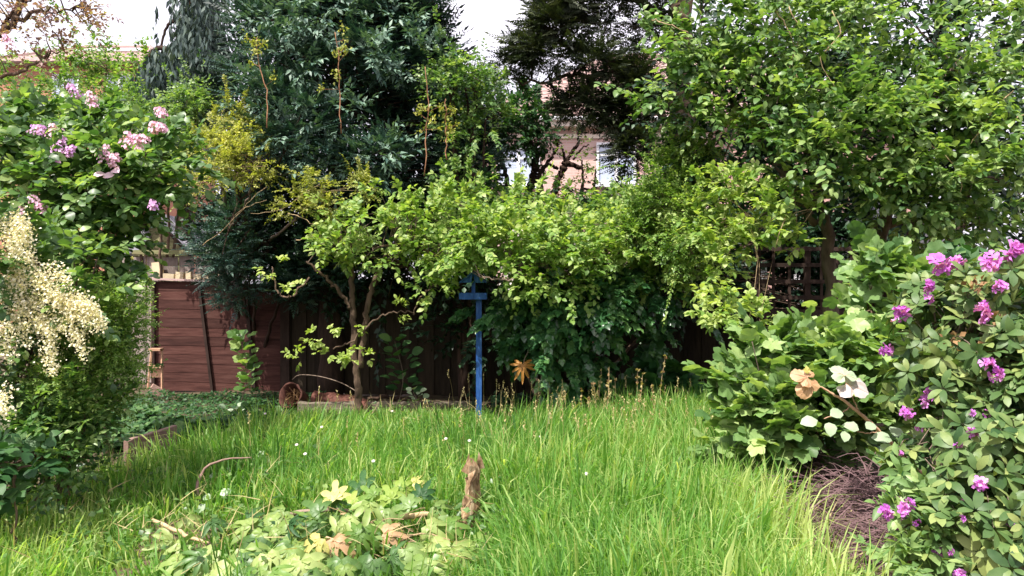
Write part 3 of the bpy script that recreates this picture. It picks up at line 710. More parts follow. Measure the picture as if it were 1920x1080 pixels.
# ================================================================== TREES
def limbs(t, name, mat, paths, n=9, wob=.07, jit=.01):
    """trunk or limbs: list of (points, radii); returns anchors"""
    anchors = []
    for pts, rad in paths:
        sp = spline(pts, 6 * len(pts), jit); anchors.append(sp)
        Geo().tube(sp, rad, n=n, wob=wob).build(name, mat, t, smooth=True)
    return np.concatenate(anchors)

def small_tree():
    d = 8.95; t = thing('forked_tree', 'small forked tree with brown stems and fresh green leaves left of the bird table', 'tree', (P(672, 0, d)[0], d, 0))
    A = limbs(t, 'trunk', M['bark'], [([P(673, 800, d), P(672, 745, d), P(668, 690, d), P(662, 620, d), P(661, 560, d), P(659, 500, d), P(665, 430, d + .1)], [.056, .047, .04, .04, .034, .03, .015])])
    A2 = limbs(t, 'limb', M['bark'], [([P(676, 690, d), P(683, 620, d), P(690, 570, d), P(706, 515, d), P(730, 460, d)], [.036, .034, .034, .03, .014]),
        ([P(656, 578, d - .02), P(636, 548, d - .1), P(610, 520, d - .15), P(575, 490, d - .2)], [.026, .022, .018, .01]),
        ([P(640, 470, d - .3), P(700, 462, d - .35), P(760, 458, d - .4), P(820, 478, d - .4), P(870, 488, d - .4)], [.014, .015, .014, .008]),
        ([P(580, 520, d - .4), P(548, 554, d - .45), P(528, 553, d - .45), P(516, 535, d - .45), P(510, 500, d - .45)], [.011, .012, .01, .005]),
        ([P(625, 655, d - .5), P(664, 637, d - .5), P(700, 603, d - .5), P(735, 586, d - .5), P(775, 587, d - .5)], [.009, .011, .01, .007]),
        ([P(775, 590, d - .5), P(787, 562, d - .5), P(806, 538, d - .5), P(800, 500, d - .5)], [.01, .009, .006])])
    A = np.concatenate([A, A2])
    lobes = [(700, 425, d - .3, 65, 30, .5, 1), (640, 460, d - .3, 40, 28, .4, .9), (770, 415, d - .3, 45, 25, .5, .8), (720, 485, d - .35, 80, 16, .4, .8), (820, 450, d - .2, 45, 25, .4, .6), (740, 380, d - .2, 30, 20, .3, .4),
             (600, 470, d - .3, 30, 18, .3, .4), (840, 512, d - .5, 24, 10, .2, .4), (815, 540, d - .5, 18, 8, .2, .25), (660, 400, d, 60, 40, .5)]
    a, dd, cc = blob_sprigs(lobes, 5.5, .14, 13, up=.25); pos, rot, sz = sprig_leaves(a, dd, 7, .18, .085, sag=.2)
    foliage(t, TO, pos, rot, sz, M['bright'], rng.normal(.62, .18, len(pos)), 260)
    twigs(t, cc, A, M['bark_grey'], .005)
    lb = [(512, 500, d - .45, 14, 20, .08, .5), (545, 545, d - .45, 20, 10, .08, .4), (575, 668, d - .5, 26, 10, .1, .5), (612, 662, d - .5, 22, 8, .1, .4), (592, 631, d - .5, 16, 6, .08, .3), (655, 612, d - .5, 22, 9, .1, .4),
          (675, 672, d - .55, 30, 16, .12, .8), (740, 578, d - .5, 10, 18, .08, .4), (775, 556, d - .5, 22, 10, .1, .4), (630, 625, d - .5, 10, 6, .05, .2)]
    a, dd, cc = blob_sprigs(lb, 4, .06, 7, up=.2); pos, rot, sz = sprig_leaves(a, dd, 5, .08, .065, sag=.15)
    foliage(t, TO, pos, rot, sz, M['lime'], None, 40, stuff='lit_foliage')  # lime leaf colour puts sunlight into these sprigs
small_tree()

# small pale stalk-like saplings
def stalk_plant(name, label, base, top, nleaf, size, mat, T=TOW, bend=.1, r=.006, cat='shrub', parts=True, group=None, side=(0,0)):
    t = thing(name, label, cat, base, group); base = np.array(base); top = np.array(top)
    mid = (base + top) / 2 + np.array([bend, 0, 0]); sp = spline([base, mid, top], 12)
    Geo().tube(sp, [r, r * .5], n=5).build('stem', M['bark_grey'], t, smooth=True)
    s = np.linspace(.25, 1, nleaf); p = np.array([np.interp(s, np.linspace(0, 1, len(sp)), sp[:, k]) for k in range(3)]).T
    a = np.arange(nleaf) * 2.4 + rng.uniform(0, .5, nleaf); dr = np.stack([np.cos(a), np.sin(a) * .8, .25 + .3 * s], -1)
    p = p + dr * size * rng.uniform(.2, 1.1, (nleaf, 1))
    foliage(t, T, p, frames(dr, nrm(np.array([0, -.5, 1.]) + rng.normal(size=(nleaf, 3)) * .3)), size * rng.uniform(.7, 1.15, nleaf), mat, None, nleaf if parts else 0)
    return t
b = G(447, 783); stalk_plant('sapling', 'blue green leafy sapling standing in front of the red brown fence', (P(447, 0, 9.6)[0], 9.6, 0), P(450, 625, 9.6), 34, .12, M['mid'], TVINE)
stalk_plant('sapling', 'dark leafy sapling in the shade between the forked tree and bird table', (P(742, 0, 9.5)[0], 9.5, 0), P(740, 640, 9.5), 40, .15, M['deep'], TOW)
stalk_plant('sapling', 'silvery leaved low plant at the foot of the dark sapling', (P(760, 0, 9.2)[0], 9.2, 0), P(775, 735, 9.2), 16, .09, M['whitish'], TOW)
stalk_plant('sapling', 'short silvery seedling at the edge of the grass below the blue green sapling', (P(440, 0, 8.9)[0], 8.9, 0), P(435, 770, 8.9), 14, .09, M['whitish'], TOW)

# the big blue-green conifer: boughs of flat sprays over an inside coloured near black for shade
def T_spray(n=9, needles=3):
    V = []; Tt = []; k = 0
    for i in range(n):
        s = (i + .3) / n; L = .34 * (1 - s * .7) 
        for side in (-1, 1):
            a = side * R(52 - 12 * s)
            v = TN[0] * np.array([1.25, 1, 1]) * L @ rotz(-a).T + np.array([0, s * .8, -.10 * s * s])
            V.append(v); Tt.append(TN[1] + k); k += 5
    V.append(TN[0] * .35 + np.array([0, .75, -.08])); Tt.append(TN[1] + k)
    return np.concatenate(V), np.concatenate(Tt)
TSP = T_spray(5)
def big_conifer():
    d = 10.9; t = thing('blue_green_conifer', 'tall broad blue green conifer with layered boughs left of the house', 'tree', (P(640, 0, d)[0], d + .2, 0))
    A = limbs(t, 'trunk', M['bark_dark'], [([P(620, 740, d + .2), P(625, 500, d + .2), P(635, 200, d + .2), P(650, -260, d + .2)], [.2, .17, .12, .04]), ([P(560, 500, d), P(470, 430, d - .5), P(440, 330, d - .9)], [.06, .04, .02])])
    boughs = []
    for (px, py, dd, rx, ry, dn) in [(480, 60, d, 55, 60, 1), (530, 40, d - .4, 80, 55, 1.2), (640, 30, d - .3, 90, 50, 1.2), (750, 50, d, 65, 60, 1), (800, 140, d + .2, 60, 55, 1), (475, 150, d - .2, 45, 50, .8),
                                     (540, 120, d - .8, 70, 45, 1.2), (690, 110, d - .8, 90, 40, 1.2), (560, 200, d - 1.0, 80, 50, 1.4), (570, 255, d - 1.2, 90, 42, 1.6), (600, 165, d - .6, 70, 40, .8), (500, 300, d, 45, 60, .8),
                                     (700, 250, d + .3, 80, 60, .7), (760, 180, d, 70, 60, .8), (720, 310, d - 1.0, 75, 40, 1.5), (640, 330, d - .6, 60, 40, .8), (850, 240, d, 60, 70, 1), (870, 185, d + .2, 45, 40, .8), (880, 310, d, 50, 50, 1),
                                     (560, 400, d + .2, 90, 70, .8), (460, 420, d - .2, 70, 70, 1), (650, 420, d + .4, 80, 70, .6), (500, 500, d - .1, 90, 40, 1), (430, 470, d - .5, 50, 40, 1.2), (560, 540, d - .1, 60, 25, .8), (460, 540, d - .3, 45, 25, .7), (640, 500, d, 70, 40, .9), (650, -60, d, 170, 60, 3), (640, -190, d, 130, 80, 2.4), (700, 0, d - .2, 100, 40, 2), (560, -10, d - .2, 90, 35, 1.2), (800, 10, d, 40, 40, 1)]:
        boughs.append((px, py, dd, rx, ry, .8, dn))
    a, dr, cc = blob_sprigs(boughs, 27, .26, 13, up=.1, shell=.3)
    dr = nrm(dr * np.array([1, 1, .45]) + np.array([0, -.25, .05]))
    N = len(a); rot = frames(dr, nrm(np.array([0, -.3, 1.]) + rng.normal(size=(N, 3)) * .3)); sz = rng.uniform(.15, .27, N)
    foliage(t, TSP, a, rot, sz, M['conif'], np.clip(rng.normal(.47, .2, N), 0, 1), 0)
    # inner sprays, crown shade put into their near-black colour
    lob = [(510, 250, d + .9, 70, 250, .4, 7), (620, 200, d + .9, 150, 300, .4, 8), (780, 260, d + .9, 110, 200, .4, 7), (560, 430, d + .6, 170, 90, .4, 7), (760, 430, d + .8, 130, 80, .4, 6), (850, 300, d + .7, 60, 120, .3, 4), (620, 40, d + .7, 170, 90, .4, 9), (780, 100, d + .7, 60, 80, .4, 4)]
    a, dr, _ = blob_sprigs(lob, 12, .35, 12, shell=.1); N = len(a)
    foliage(t, TSP, a, frames(dr, rand_unit(N)), rng.uniform(.3, .5, N), M['conif_shaded'], None, 0, stuff='inner_foliage')
    twigs(t, cc[::2], A, M['bark_dark'], .012, sag=-.05)
    # broad pale sprays with larger leaves
    lob = [(690, 100, d - 1.5, 50, 12, .2), (570, 60, d - 1.5, 40, 50, .2), (560, 120, d - 1.5, 50, 30, .2), (470, 250, d - 1.3, 25, 25, .2, .5), (640, 215, d - 1.5, 60, 16, .2), (560, 245, d - 1.7, 80, 30, .2), (720, 290, d - 1.6, 60, 35, .2), (520, 40, d - 1.4, 50, 30, .2), (600, 20, d - 1.4, 60, 25, .2), (480, 180, d - 1.4, 35, 40, .2), (640, 330, d - 1.3, 50, 25, .2), (790, 120, d - 1.0, 50, 40, .2), (740, 40, d - 1.0, 50, 30, .2), (560, 300, d - 1.5, 60, 20, .2)]
    a, dr, _ = blob_sprigs(lob, 5, .12, 8, up=.1); pos, rot, sz = sprig_leaves(a, dr, 7, .2, .12, ang=45, sag=.1)
    foliage(t, T_simple(w=.2), pos, rot, sz, M['conif'], rng.normal(.75, .15, len(pos)), 120)
big_conifer()

def weeping():
    d = 14.0; t = thing('weeping_conifer', 'dark weeping conifer with hanging curtains of foliage behind the lilac', 'tree', (P(340, 0, d)[0], d, 0))
    A = limbs(t, 'trunk', M['bark_dark'], [([P(345, 640, d), P(350, 200, d), P(365, -40, d)], [.16, .12, .05]), ([P(350, 120, d), P(300, 90, d), P(262, 130, d)], [.07, .05, .02]), ([P(350, 60, d), P(320, 40, d), P(300, 90, d)], [.05, .03, .02])])
    pos = []; 
    for (px, py, w_, h_, k) in ((385, 0, 35, 190, 170), (350, 10, 30, 160, 110), (320, 75, 22, 110, 110), (290, 85, 20, 100, 110), (265, 125, 20, 70, 90), (360, 60, 45, 130, 130), (405, 60, 30, 140, 120), (375, -80, 45, 140, 100)):
        for _ in range(k):
            x = px + rng.normal() * w_ * .5; y0 = py + abs(rng.normal()) * 25 + abs(x - px) * .8; ln = h_ * rng.uniform(.35, 1.0); dep = d + rng.normal() * .4
            m = int(ln / 5); ys = y0 + np.linspace(0, ln, m); xs = x + np.cumsum(rng.normal(size=m) * .6)
            for xx, yy in zip(xs, ys): pos.append(P(xx, yy, dep) + rng.normal(size=3) * .02)
    pos = np.array(pos); N = len(pos); dr = nrm(np.stack([rng.normal(size=N) * .25, rng.normal(size=N) * .25, -np.ones(N)], -1))
    foliage(t, TN, pos, frames(dr, rand_unit(N) + np.array([0, -.6, 0])), rng.uniform(.12, .22, N), M['weep'], None, 0, stuff='hanging_foliage')
weeping()

def top_pine():
    d = 10.5; t = thing('dark_cedar', 'dark cedar with level brown boughs overhanging from the top right', 'tree', (P(1270, 0, d + .6)[0], d + .6, 0))
    e = d + .6
    A = limbs(t, 'trunk', M['bark'], [([P(1285, 640, e), P(1280, 300, e), P(1275, 0, e), P(1270, -300, e)], [.24, .2, .18, .1])])
    A2 = limbs(t, 'bough', M['bark'], [([P(1280, 200, e), P(1200, 165, d), P(1130, 110, d), P(1040, 75, d), P(960, 85, d - .2)], [.1, .075, .06, .045, .02]),
        ([P(1278, 60, e), P(1230, 30, d), P(1180, -20, d)], [.1, .08, .05]), ([P(1270, 250, e), P(1180, 150, d), P(1100, 140, d), P(980, 160, d - .1)], [.06, .05, .035, .015]),
        ([P(1240, 190, d), P(1190, 200, d), P(1150, 250, d)], [.05, .035, .015]), ([P(1275, -10, e), P(1120, -30, d), P(1000, 10, d)], [.08, .05, .02])], wob=.1, jit=.03)
    A = np.concatenate([A, A2])
    lob = [(1040, 15, d - .2, 55, 35, .6, 1.1), (1100, 10, d, 90, 40, .6, 1.8), (1200, 10, d, 70, 50, .6, 1.5), (990, 92, d - .2, 45, 10, .3, .5), (1040, 105, d - .2, 80, 18, .5, 1.1), (960, 125, d - .1, 55, 12, .4, .6), (1130, 90, d, 50, 35, .4, .7),
           (1060, 50, d, 90, 22, .5, 1.2), (1150, 150, d, 60, 18, .4, .7), (1200, 110, d + .3, 40, 50, .4, .9), (1170, 225, d - .1, 42, 28, .4, 1.2), (1185, 285, d - .2, 32, 40, .3, 1.3), (1080, 205, d, 50, 16, .3, .9),
           (1200, 200, d, 30, 50, .3, .7), (1080, -70, d, 120, 50, 1, 2), (1200, -100, d, 120, 80, 1, 2), (1110, 130, d - .3, 60, 22, .4, 1), (1190, 160, d - .2, 30, 35, .3, .8), (1120, 190, d - .2, 60, 22, .4, 1.1), (1040, 55, d - .3, 60, 18, .4, .8)]
    a, dr, cc = blob_sprigs(lob, 18, .19, 15, up=-.05, shell=.15); dr = nrm(dr * np.array([1, 1, .35])); N = len(a)
    foliage(t, T_spray(6), a, frames(dr, nrm(np.array([0, -.2, 1]) + rng.normal(size=(N, 3)) * .5)), rng.uniform(.16, .32, N), M['pine'], None, 0)
    twigs(t, cc, A, M['bark_dark'], .008, sag=0)
top_pine()

# dark tree right behind the climbers
def broad(name, label, lobes, mat, base, cat='tree', T=TS, nleaf=7, L=.22, size=.09, per=7, clump=.22, nclump=12, nparts=0, trunk=None, bark='bark', tw=.006, tint=None, sag=.25, ang=55, up=.3, shell=.5, twfrac=1, cell=8, tmat=None, group=None, droop=0, trad=None, shoots=.10):
    t = thing(name, label, cat, base, group)
    if trunk is None:
        trunk = []
        c0 = np.array(base, float)
        for L_ in lobes[:5]:
            c = P(*L_[:3])
            if c0[1] > 11.2 and c[1] < 10.9 and c[2] > 2: trunk.append(([c0 + rng.normal(size=3) * [.08, .08, 0], np.array([c0[0], 11.7, 1.5]), np.array([(c0[0] + c[0]) / 2, 11.0, 2.15]), c], trad or [.04, .03, .012])); continue
            if c0[1] > 11.2 and c[1] < 10.9: continue
            trunk.append(([c0 + rng.normal(size=3) * [.08, .08, 0], (c0 + c) / 2 + rng.normal(size=3) * .08, c], trad or [.035, .025, .012]))
    A = limbs(t, 'stem', M[bark], trunk)
    a, dr, cc = blob_sprigs(lobes, per, clump, nclump, up=up, shell=shell, droop=droop)
    ct = rng.normal(size=400) * .10; key = np.clip(((a[:, 0] * 3.1).astype(int) * 7 + (a[:, 2] * 3.7).astype(int) * 13 + (a[:, 1] * 3).astype(int) * 5) % 400, 0, 399)
    if shoots:   # long young shoots standing clear of the mass
        k = int(len(a) * shoots); q = rng.integers(0, len(a), k); a[q] += dr[q] * rng.uniform(.6, 1.5, (k, 1)) * clump + np.array([0, 0, .3]) * clump
        A0 = []; D0 = []
        for i in q[:k // 3]:
            dv = nrm(dr[i] + np.array([0, -.1, rng.uniform(-.3, .7)])); Ls = rng.uniform(.8, 2.2) * clump
            for s_ in np.linspace(0, 1, 4): A0.append(a[i] + dv * Ls * s_ - np.array([0, 0, .25 * Ls * s_ * s_])); D0.append(dv)
        a = np.concatenate([a, A0]); dr = np.concatenate([dr, D0])
    pos, rot, sz = sprig_leaves(a, dr, nleaf, L, size, ang=ang, sag=sag)
    cv = np.concatenate([ct[key], np.zeros(len(a) - len(key))]) + rng.normal(size=len(a)) * .08
    tt = rng.normal(*(tint or (.5, .19)), len(pos)) + np.tile(cv, nleaf)
    foliage(t, T, pos, rot, sz, M[mat], tt, nparts, cell=cell)
    if tw: twigs(t, cc, A, M[tmat or bark], tw, frac=twfrac)
    return t, A, cc
gx = lambda px, d: (P(px, 0, d)[0], d, 0)

broad('background_tree', 'dark leafy tree filling the top right corner behind the climber', [(1600, 40, 12, 120, 60, .8), (1760, 60, 12, 120, 60, .8, 1), (1700, 190, 12, 140, 80, .8, 1.2), (1880, 150, 12, 80, 60, .8, 1), (1880, 300, 11.5, 80, 110, .8, 1.2), (1480, 60, 12, 100, 80, .6), (1560, 220, 11.5, 130, 90, .6, 1.3), (1380, 200, 11.5, 110, 140, .5, 1.6), (1400, 360, 11, 110, 80, .4, 1.2), (1620, 350, 11, 90, 70, .4), (1800, 390, 11, 100, 60, .5, 1), (1920, 460, 11, 60, 60, .5, 1), (1960, 0, 12, 100, 60, 1, 1), (1650, -80, 12, 280, 70, 1, 2.5)],
      'darkg', gx(1640, 12.2), T=TS, size=.16, L=.35, per=7, nclump=16, clump=.35, trad=[.14, .08, .03], bark='bark_dark', tint=(.6, .25), tw=.012)
# climber mass in front
def climber():
    lob = [(1330, 60, 7.6, 90, 55, .4), (1290, 130, 7.7, 80, 50, .4), (1430, 60, 7.4, 90, 55, .4), (1400, 140, 7.3, 90, 45, .4), (1500, 130, 7.2, 80, 50, .4), (1530, 60, 7.4, 80, 50, .4), (1340, 200, 7.5, 90, 50, .35), (1270, 200, 7.7, 50, 50, .35, .7),
           (1450, 220, 7.1, 80, 45, .4), (1560, 200, 7.0, 80, 45, .4), (1600, 120, 7.3, 60, 45, .4), (1640, 260, 6.8, 75, 50, .4, 1.2), (1560, 290, 6.9, 80, 40, .4), (1470, 300, 7.1, 70, 40, .35, .8), (1720, 230, 6.9, 65, 50, .4), (1780, 180, 7.0, 80, 45, .4), (1850, 160, 7, 60, 40, .4),
           (1790, 270, 6.8, 80, 45, .4), (1880, 250, 6.7, 60, 60, .4), (1700, 330, 6.8, 70, 40, .35), (1800, 350, 6.7, 70, 40, .35), (1620, 340, 6.9, 50, 25, .3, .6), (1690, 390, 6.8, 50, 22, .3, .6), (1830, 400, 6.8, 50, 30, .3, .6), (1790, 440, 7, 60, 30, .3, .7), (1900, 360, 6.8, 40, 60, .3, .7), (1910, 70, 7.1, 50, 50, .4, .8),
           (1400, -30, 7.5, 130, 40, .5, 1.3), (1600, 20, 7.3, 60, 40, .4), (1700, 90, 7.2, 60, 40, .4, .7), (1640, 180, 7.1, 70, 40, .3, .8), (1700, 430, 7.2, 60, 30, .3, .6)]
    e = 8.0
    trunk = [([np.array(gx(1560, e)), P(1555, 500, e), P(1520, 300, e - .3), P(1440, 60, e - .3)], [.09, .07, .05, .02]), ([np.array(gx(1600, e)), P(1640, 500, e), P(1700, 300, e - .5), P(1790, 120, e - .6)], [.08, .06, .045, .02]),
             ([P(1530, 420, e), P(1420, 250, e - .2), P(1310, 120, e - .1)], [.05, .04, .015]), ([P(1640, 430, e), P(1780, 380, e - .6), P(1900, 330, e - .9)], [.05, .03, .012])]
    t, A, cc = broad('climber_covered_tree', 'tall tree smothered in light green oval leaved climber filling the upper right', lob, 'mid', gx(1570, e), T=TO, size=.092, L=.24, per=8, nclump=9, clump=.17, nparts=300, trunk=trunk, bark='bark_grey', tint=(.56, .19), sag=.35, tw=.005, twfrac=.5)
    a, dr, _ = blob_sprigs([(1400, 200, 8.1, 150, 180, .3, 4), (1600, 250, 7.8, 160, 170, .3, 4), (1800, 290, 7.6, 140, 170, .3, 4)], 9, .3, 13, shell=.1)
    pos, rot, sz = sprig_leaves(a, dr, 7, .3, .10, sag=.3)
    foliage(t, TS, pos, rot, sz, M['darkg'], rng.normal(.6, .25, len(pos)), 0, stuff='inner_foliage')  # dark leaf colour stands in for shade in the gaps of the mass
    # bare vines crossing in front
    for pts in ([(1455, 20), (1480, 60), (1490, 95), (1478, 140)], [(1478, 10), (1500, 60), (1486, 110), (1500, 160)], [(1900, 170), (1870, 200), (1840, 240), (1820, 270)], [(1919, 215), (1880, 240), (1850, 265)], [(1745, 270), (1775, 295), (1800, 330), (1800, 370)], [(1222, 38), (1250, 45), (1290, 60)], [(1560, 20), (1575, 60), (1540, 110), (1570, 170)]):
        Geo().tube(spline([P(x, y, 6.55 if x > 1600 else 6.85) for x, y in pts], 14, .008), [.006, .003], n=5).build('bare_vine', M['twig_tan'], t, smooth=True)
climber()
broad('golden_tipped_shrub', 'arching shrub with yellow green tips in front of the climber left of the trellis', [(1375, 250, 7.4, 30, 22, .2, .5), (1370, 350, 7.1, 45, 25, .25, 1), (1400, 400, 7.0, 45, 35, .3, 1), (1490, 370, 6.9, 15, 9, .1, .25), (1525, 392, 6.9, 15, 9, .1, .25), (1430, 440, 6.9, 38, 12, .25, .6), (1380, 460, 7.1, 50, 28, .3, .9), (1330, 430, 7.4, 50, 30, .3, .8), (1350, 560, 6.9, 35, 40, .25, .6), (1400, 600, 6.7, 30, 18, .2, .5), (1340, 510, 7.2, 30, 30, .25, .5), (1490, 450, 6.8, 20, 10, .15, .3), (1455, 330, 7.2, 20, 12, .1, .2)],
      'bright', gx(1310, 12.0), 'shrub', T=TO, size=.08, L=.15, per=4.5, nclump=14, clump=.11, nparts=280, tint=(.74, .17), bark='bark_grey', tmat='twig_tan', tw=.0025, twfrac=.25, sag=.1, trad=[.02, .015, .008], cell=6)
broad('feathery_shrub', 'fine leaved bright green shrub beside the pink house above the arching shrub', [(1265, 335, 8.2, 40, 40, .4, 1.2), (1240, 385, 8.3, 45, 28, .4, 1.2), (1280, 390, 8.0, 50, 60, .4, 1.4), (1280, 295, 8.1, 30, 30, .3, .8), (1290, 460, 7.9, 60, 40, .4), (1230, 440, 8.2, 60, 30, .4), (1300, 340, 8, 40, 40, .3)],
      'bright', gx(1255, 12.0), 'shrub', T=TS, size=.045, L=.13, per=18, nleaf=8, nclump=16, clump=.16, tint=(.5, .18), nparts=0)
# centre mass
def centre():
    d = 8.8
    lob = [(890, 412, d, 50, 16, .4, .7), (985, 420, d - .1, 60, 18, .4, .8), (1070, 428, d - .1, 60, 16, .4, .8), (1150, 438, d, 60, 16, .4, .7), (880, 455, d - .4, 40, 25, .4, .9), (945, 450, d - .5, 55, 28, .4, 1.1), (865, 378, d, 20, 14, .2, .4), (800, 395, d - .2, 22, 12, .2, .3), (1200, 400, d - .2, 30, 16, .3, .5), (1240, 520, d - .3, 50, 30, .3, .8), (1300, 500, d - .5, 50, 35, .3, .8), (1010, 460, d - .6, 70, 40, .4, 1.4), (1080, 470, d - .6, 60, 40, .4), (900, 470, d - .6, 50, 10, .3, .7), (960, 500, d - .7, 25, 16, .2, .4), (1000, 515, d - .7, 50, 28, .4, 1.2), (1040, 520, d - .6, 60, 35, .4, 1.2), (1130, 480, d - .4, 60, 35, .4), (1180, 430, d - .2, 50, 25, .4), (852, 505, d - .8, 16, 8, .1, .2), (1200, 510, d - .2, 50, 30, .3, .7), (820, 470, d - .3, 30, 25, .3, .5), (1260, 480, d - .3, 40, 25, .3, .5)]
    tr = [([P(1075, 760, d), P(1040, 650, d), P(1005, 590, d - .3), P(960, 520, d - .4), P(900, 470, d - .4)], [.04, .035, .03, .022, .01]),
          ([P(1100, 760, d), P(1100, 600, d), P(1110, 480, d), P(1080, 400, d)], [.035, .03, .022, .01]),
          ([P(1100, 500, d), P(1165, 455, d - .3), P(1200, 443, d - .45), P(1250, 446, d - .5)], [.03, .028, .026, .02]),
          ([P(1110, 600, d), P(1010, 500, d - .7), P(960, 523, d - 1.0), P(900, 520, d - 1.05)], [.02, .014, .012, .006])]
    t, A, cc = broad('bright_spreading_shrub', 'wide bright green shrub spreading over the bird table in the middle', lob, 'bright', gx(1085, d), 'shrub', T=TO, size=.08, L=.19, per=7, nclump=14, clump=.14, nparts=300, trunk=tr, bark='bark_grey', tint=(.58, .19), sag=.2, tw=.004, cell=6, shoots=.22)
    # sparse white blossoms
    pos = np.array([P(x + rng.normal() * 6, y + rng.normal() * 6, d - 1.2) for x, y in ((945, 512), (955, 528), (945, 535), (975, 430), (1085, 455), (970, 440)) for _ in range(5)])
    foliage(t, TR, pos, frames(rand_unit(len(pos)), rand_unit(len(pos)) + np.array([0, -1, .5])), np.full(len(pos), .03), M['blush'], None, 0, stuff='blossom')
    broad('ivy_curtain', 'dark green ivy hanging below the spreading shrub right of the blue post', [(1000, 580, d - .2, 60, 40, .3, 1.2), (985, 610, d + .1, 40, 50, .25), (1060, 590, d - .4, 50, 50, .3, 1.3), (1110, 570, d - .5, 50, 40, .3, 1.2), (1160, 560, d - .4, 40, 40, .25, .8), (1050, 660, d - .3, 35, 35, .25, .8), (1090, 680, d - .2, 25, 50, .2, .6), (1230, 545, d - .1, 45, 25, .3, .6), (985, 550, d - .1, 40, 20, .2), (1225, 620, d + .4, 10, 40, .15, .3)],
          'ivy', gx(1080, d + .1), 'climber', T=TIV, size=.11, L=.2, per=6, nclump=14, clump=.15, nparts=300, tint=(.45, .2), sag=.6, up=-.2, tw=.004, bark='bark_dark')
    broad('background_hedge', 'mid green hedge on the skyline below the pink house', [(930, 392, 10.0, 60, 14, .4, .8), (1010, 398, 10.2, 60, 10, .4, .8), (1090, 405, 10.2, 60, 10, .4, .8), (1160, 405, 10, 60, 14, .4), (870, 390, 10, 40, 30, .4), (1235, 380, 10, 35, 35, .4), (1000, 440, 10, 200, 40, .4, 3), (1250, 470, 9.8, 120, 60, .3, 2)],
          'mid', gx(1020, 10.2), 'hedge', T=TS, size=.07, L=.15, per=12, nclump=16, clump=.16, tint=(.4, .2))
    broad('dark_filler_shrub', 'added very dark bushes filling the deep shade under the spreading shrub', [(1000, 500, 10.1, 120, 60, .3, 2), (1150, 520, 10.1, 120, 60, .3, 2), (1280, 540, 9.9, 100, 50, .3, 1.5), (880, 480, 10.4, 90, 60, .3, 1.5), (760, 500, 10.5, 120, 60, .3, 1.6), (900, 620, 10.6, 60, 50, .3, .7), (1460, 530, 10.9, 80, 60, .3, 5), (1530, 470, 11.2, 90, 50, .3, 3), (1350, 470, 10.6, 80, 60, .3, 2), (1540, 590, 10.7, 60, 30, .3, 1.2), (620, 480, 10.9, 100, 40, .3, 2), (1500, 440, 10.9, 60, 40, .3, 1.5)],
          'darkg', gx(1080, 10.4), 'shrub', T=TS, size=.12, L=.25, per=8, nclump=14, clump=.3, tint=(.4, .2))  # added as a near-black backdrop so gaps and trellis cells look dark
centre()
# trees in front of the pink house
broad('round_crowned_tree', 'small dark round crowned tree standing before the pink house windows', [(960, 235, 12.2, 45, 28, .4, 1.2), (1000, 245, 12.2, 42, 30, .4, 1.3), (925, 262, 12.3, 35, 35, .4, 1.1), (895, 305, 12.3, 20, 30, .3, .8), (985, 205, 12.3, 36, 22, .3, .8), (900, 215, 12.4, 40, 50, .3, 1), (875, 350, 12.3, 20, 25, .3, .7)],
      'deep', gx(1000, 12.2), T=TS, size=.10, L=.2, per=9, nclump=13, clump=.2, trunk=[([P(985, 420, 12.2), P(995, 350, 12.2), P(1005, 300, 12.2), P(985, 240, 12.2)], [.085, .08, .07, .03]), ([P(958, 400, 12.1), P(948, 330, 12.1), P(935, 290, 12.2)], [.05, .04, .02])], bark='bark_dark', tint=(.35, .2))
def pollard():
    d = 12.0; t = thing('pollarded_tree', 'bare pollarded tree with lopped stub branches against the pink house wall', 'tree', gx(1040, d))
    limbs(t, 'trunk', M['bark_dark'], [([P(1034, 470, d), P(1038, 370, d), P(1050, 330, d), P(1061, 304, d)], [.08, .06, .055, .06])], wob=.12)
    limbs(t, 'stub_branch', M['bark_dark'], [([P(1061, 304, d), P(1070, 290, d), P(1085, 268, d)], [.045, .03, .025]), ([P(1061, 304, d), P(1056, 290, d), P(1053, 272, d)], [.03, .02, .012]), ([P(1061, 304, d), P(1074, 310, d), P(1090, 315, d)], [.045, .04, .035]),
        ([P(1011, 400, d), P(1012, 350, d), P(1014, 320, d), P(1030, 310, d), P(1046, 317, d)], [.06, .055, .03, .025, .028]), ([P(1012, 330, d), P(1030, 300, d), P(1046, 275, d), P(1048, 255, d)], [.03, .025, .015, .01]), ([P(1075, 300, d), P(1090, 280, d), P(1105, 272, d)], [.02, .014, .008]),
        ([P(1092, 375, d), P(1093, 330, d), P(1091, 300, d)], [.03, .022, .012]), ([P(1090, 354, d), P(1112, 352, d), P(1116, 318, d)], [.02, .018, .015]), ([P(1048, 378, d), P(1056, 370, d), P(1068, 362, d)], [.018, .014, .01])], wob=.1)
    lob = [(1098, 290, d, 22, 22, .2, .7), (1083, 345, d, 25, 22, .2, .6), (1075, 268, d, 30, 8, .2, .4), (1045, 300, d, 8, 10, .1, .2), (1000, 355, d, 30, 12, .2, .5), (1110, 330, d, 15, 15, .1, .3)]
    a, dr, cc = blob_sprigs(lob, 4, .1, 9); pos, rot, sz = sprig_leaves(a, dr, 5, .12, .06)
    foliage(t, TS, pos, rot, sz, M['bright'], None, 0)
pollard()
broad('rusty_shrub', 'low reddish twiggy shrub at the foot of the pink house wall', [(1060, 372, 13, 28, 14, .3, 1), (1040, 380, 13, 20, 10, .3, .6)], 'orange', gx(1055, 13), 'shrub', T=TS, size=.05, L=.1, per=6, nclump=10, clump=.1, tint=(.3, .2))
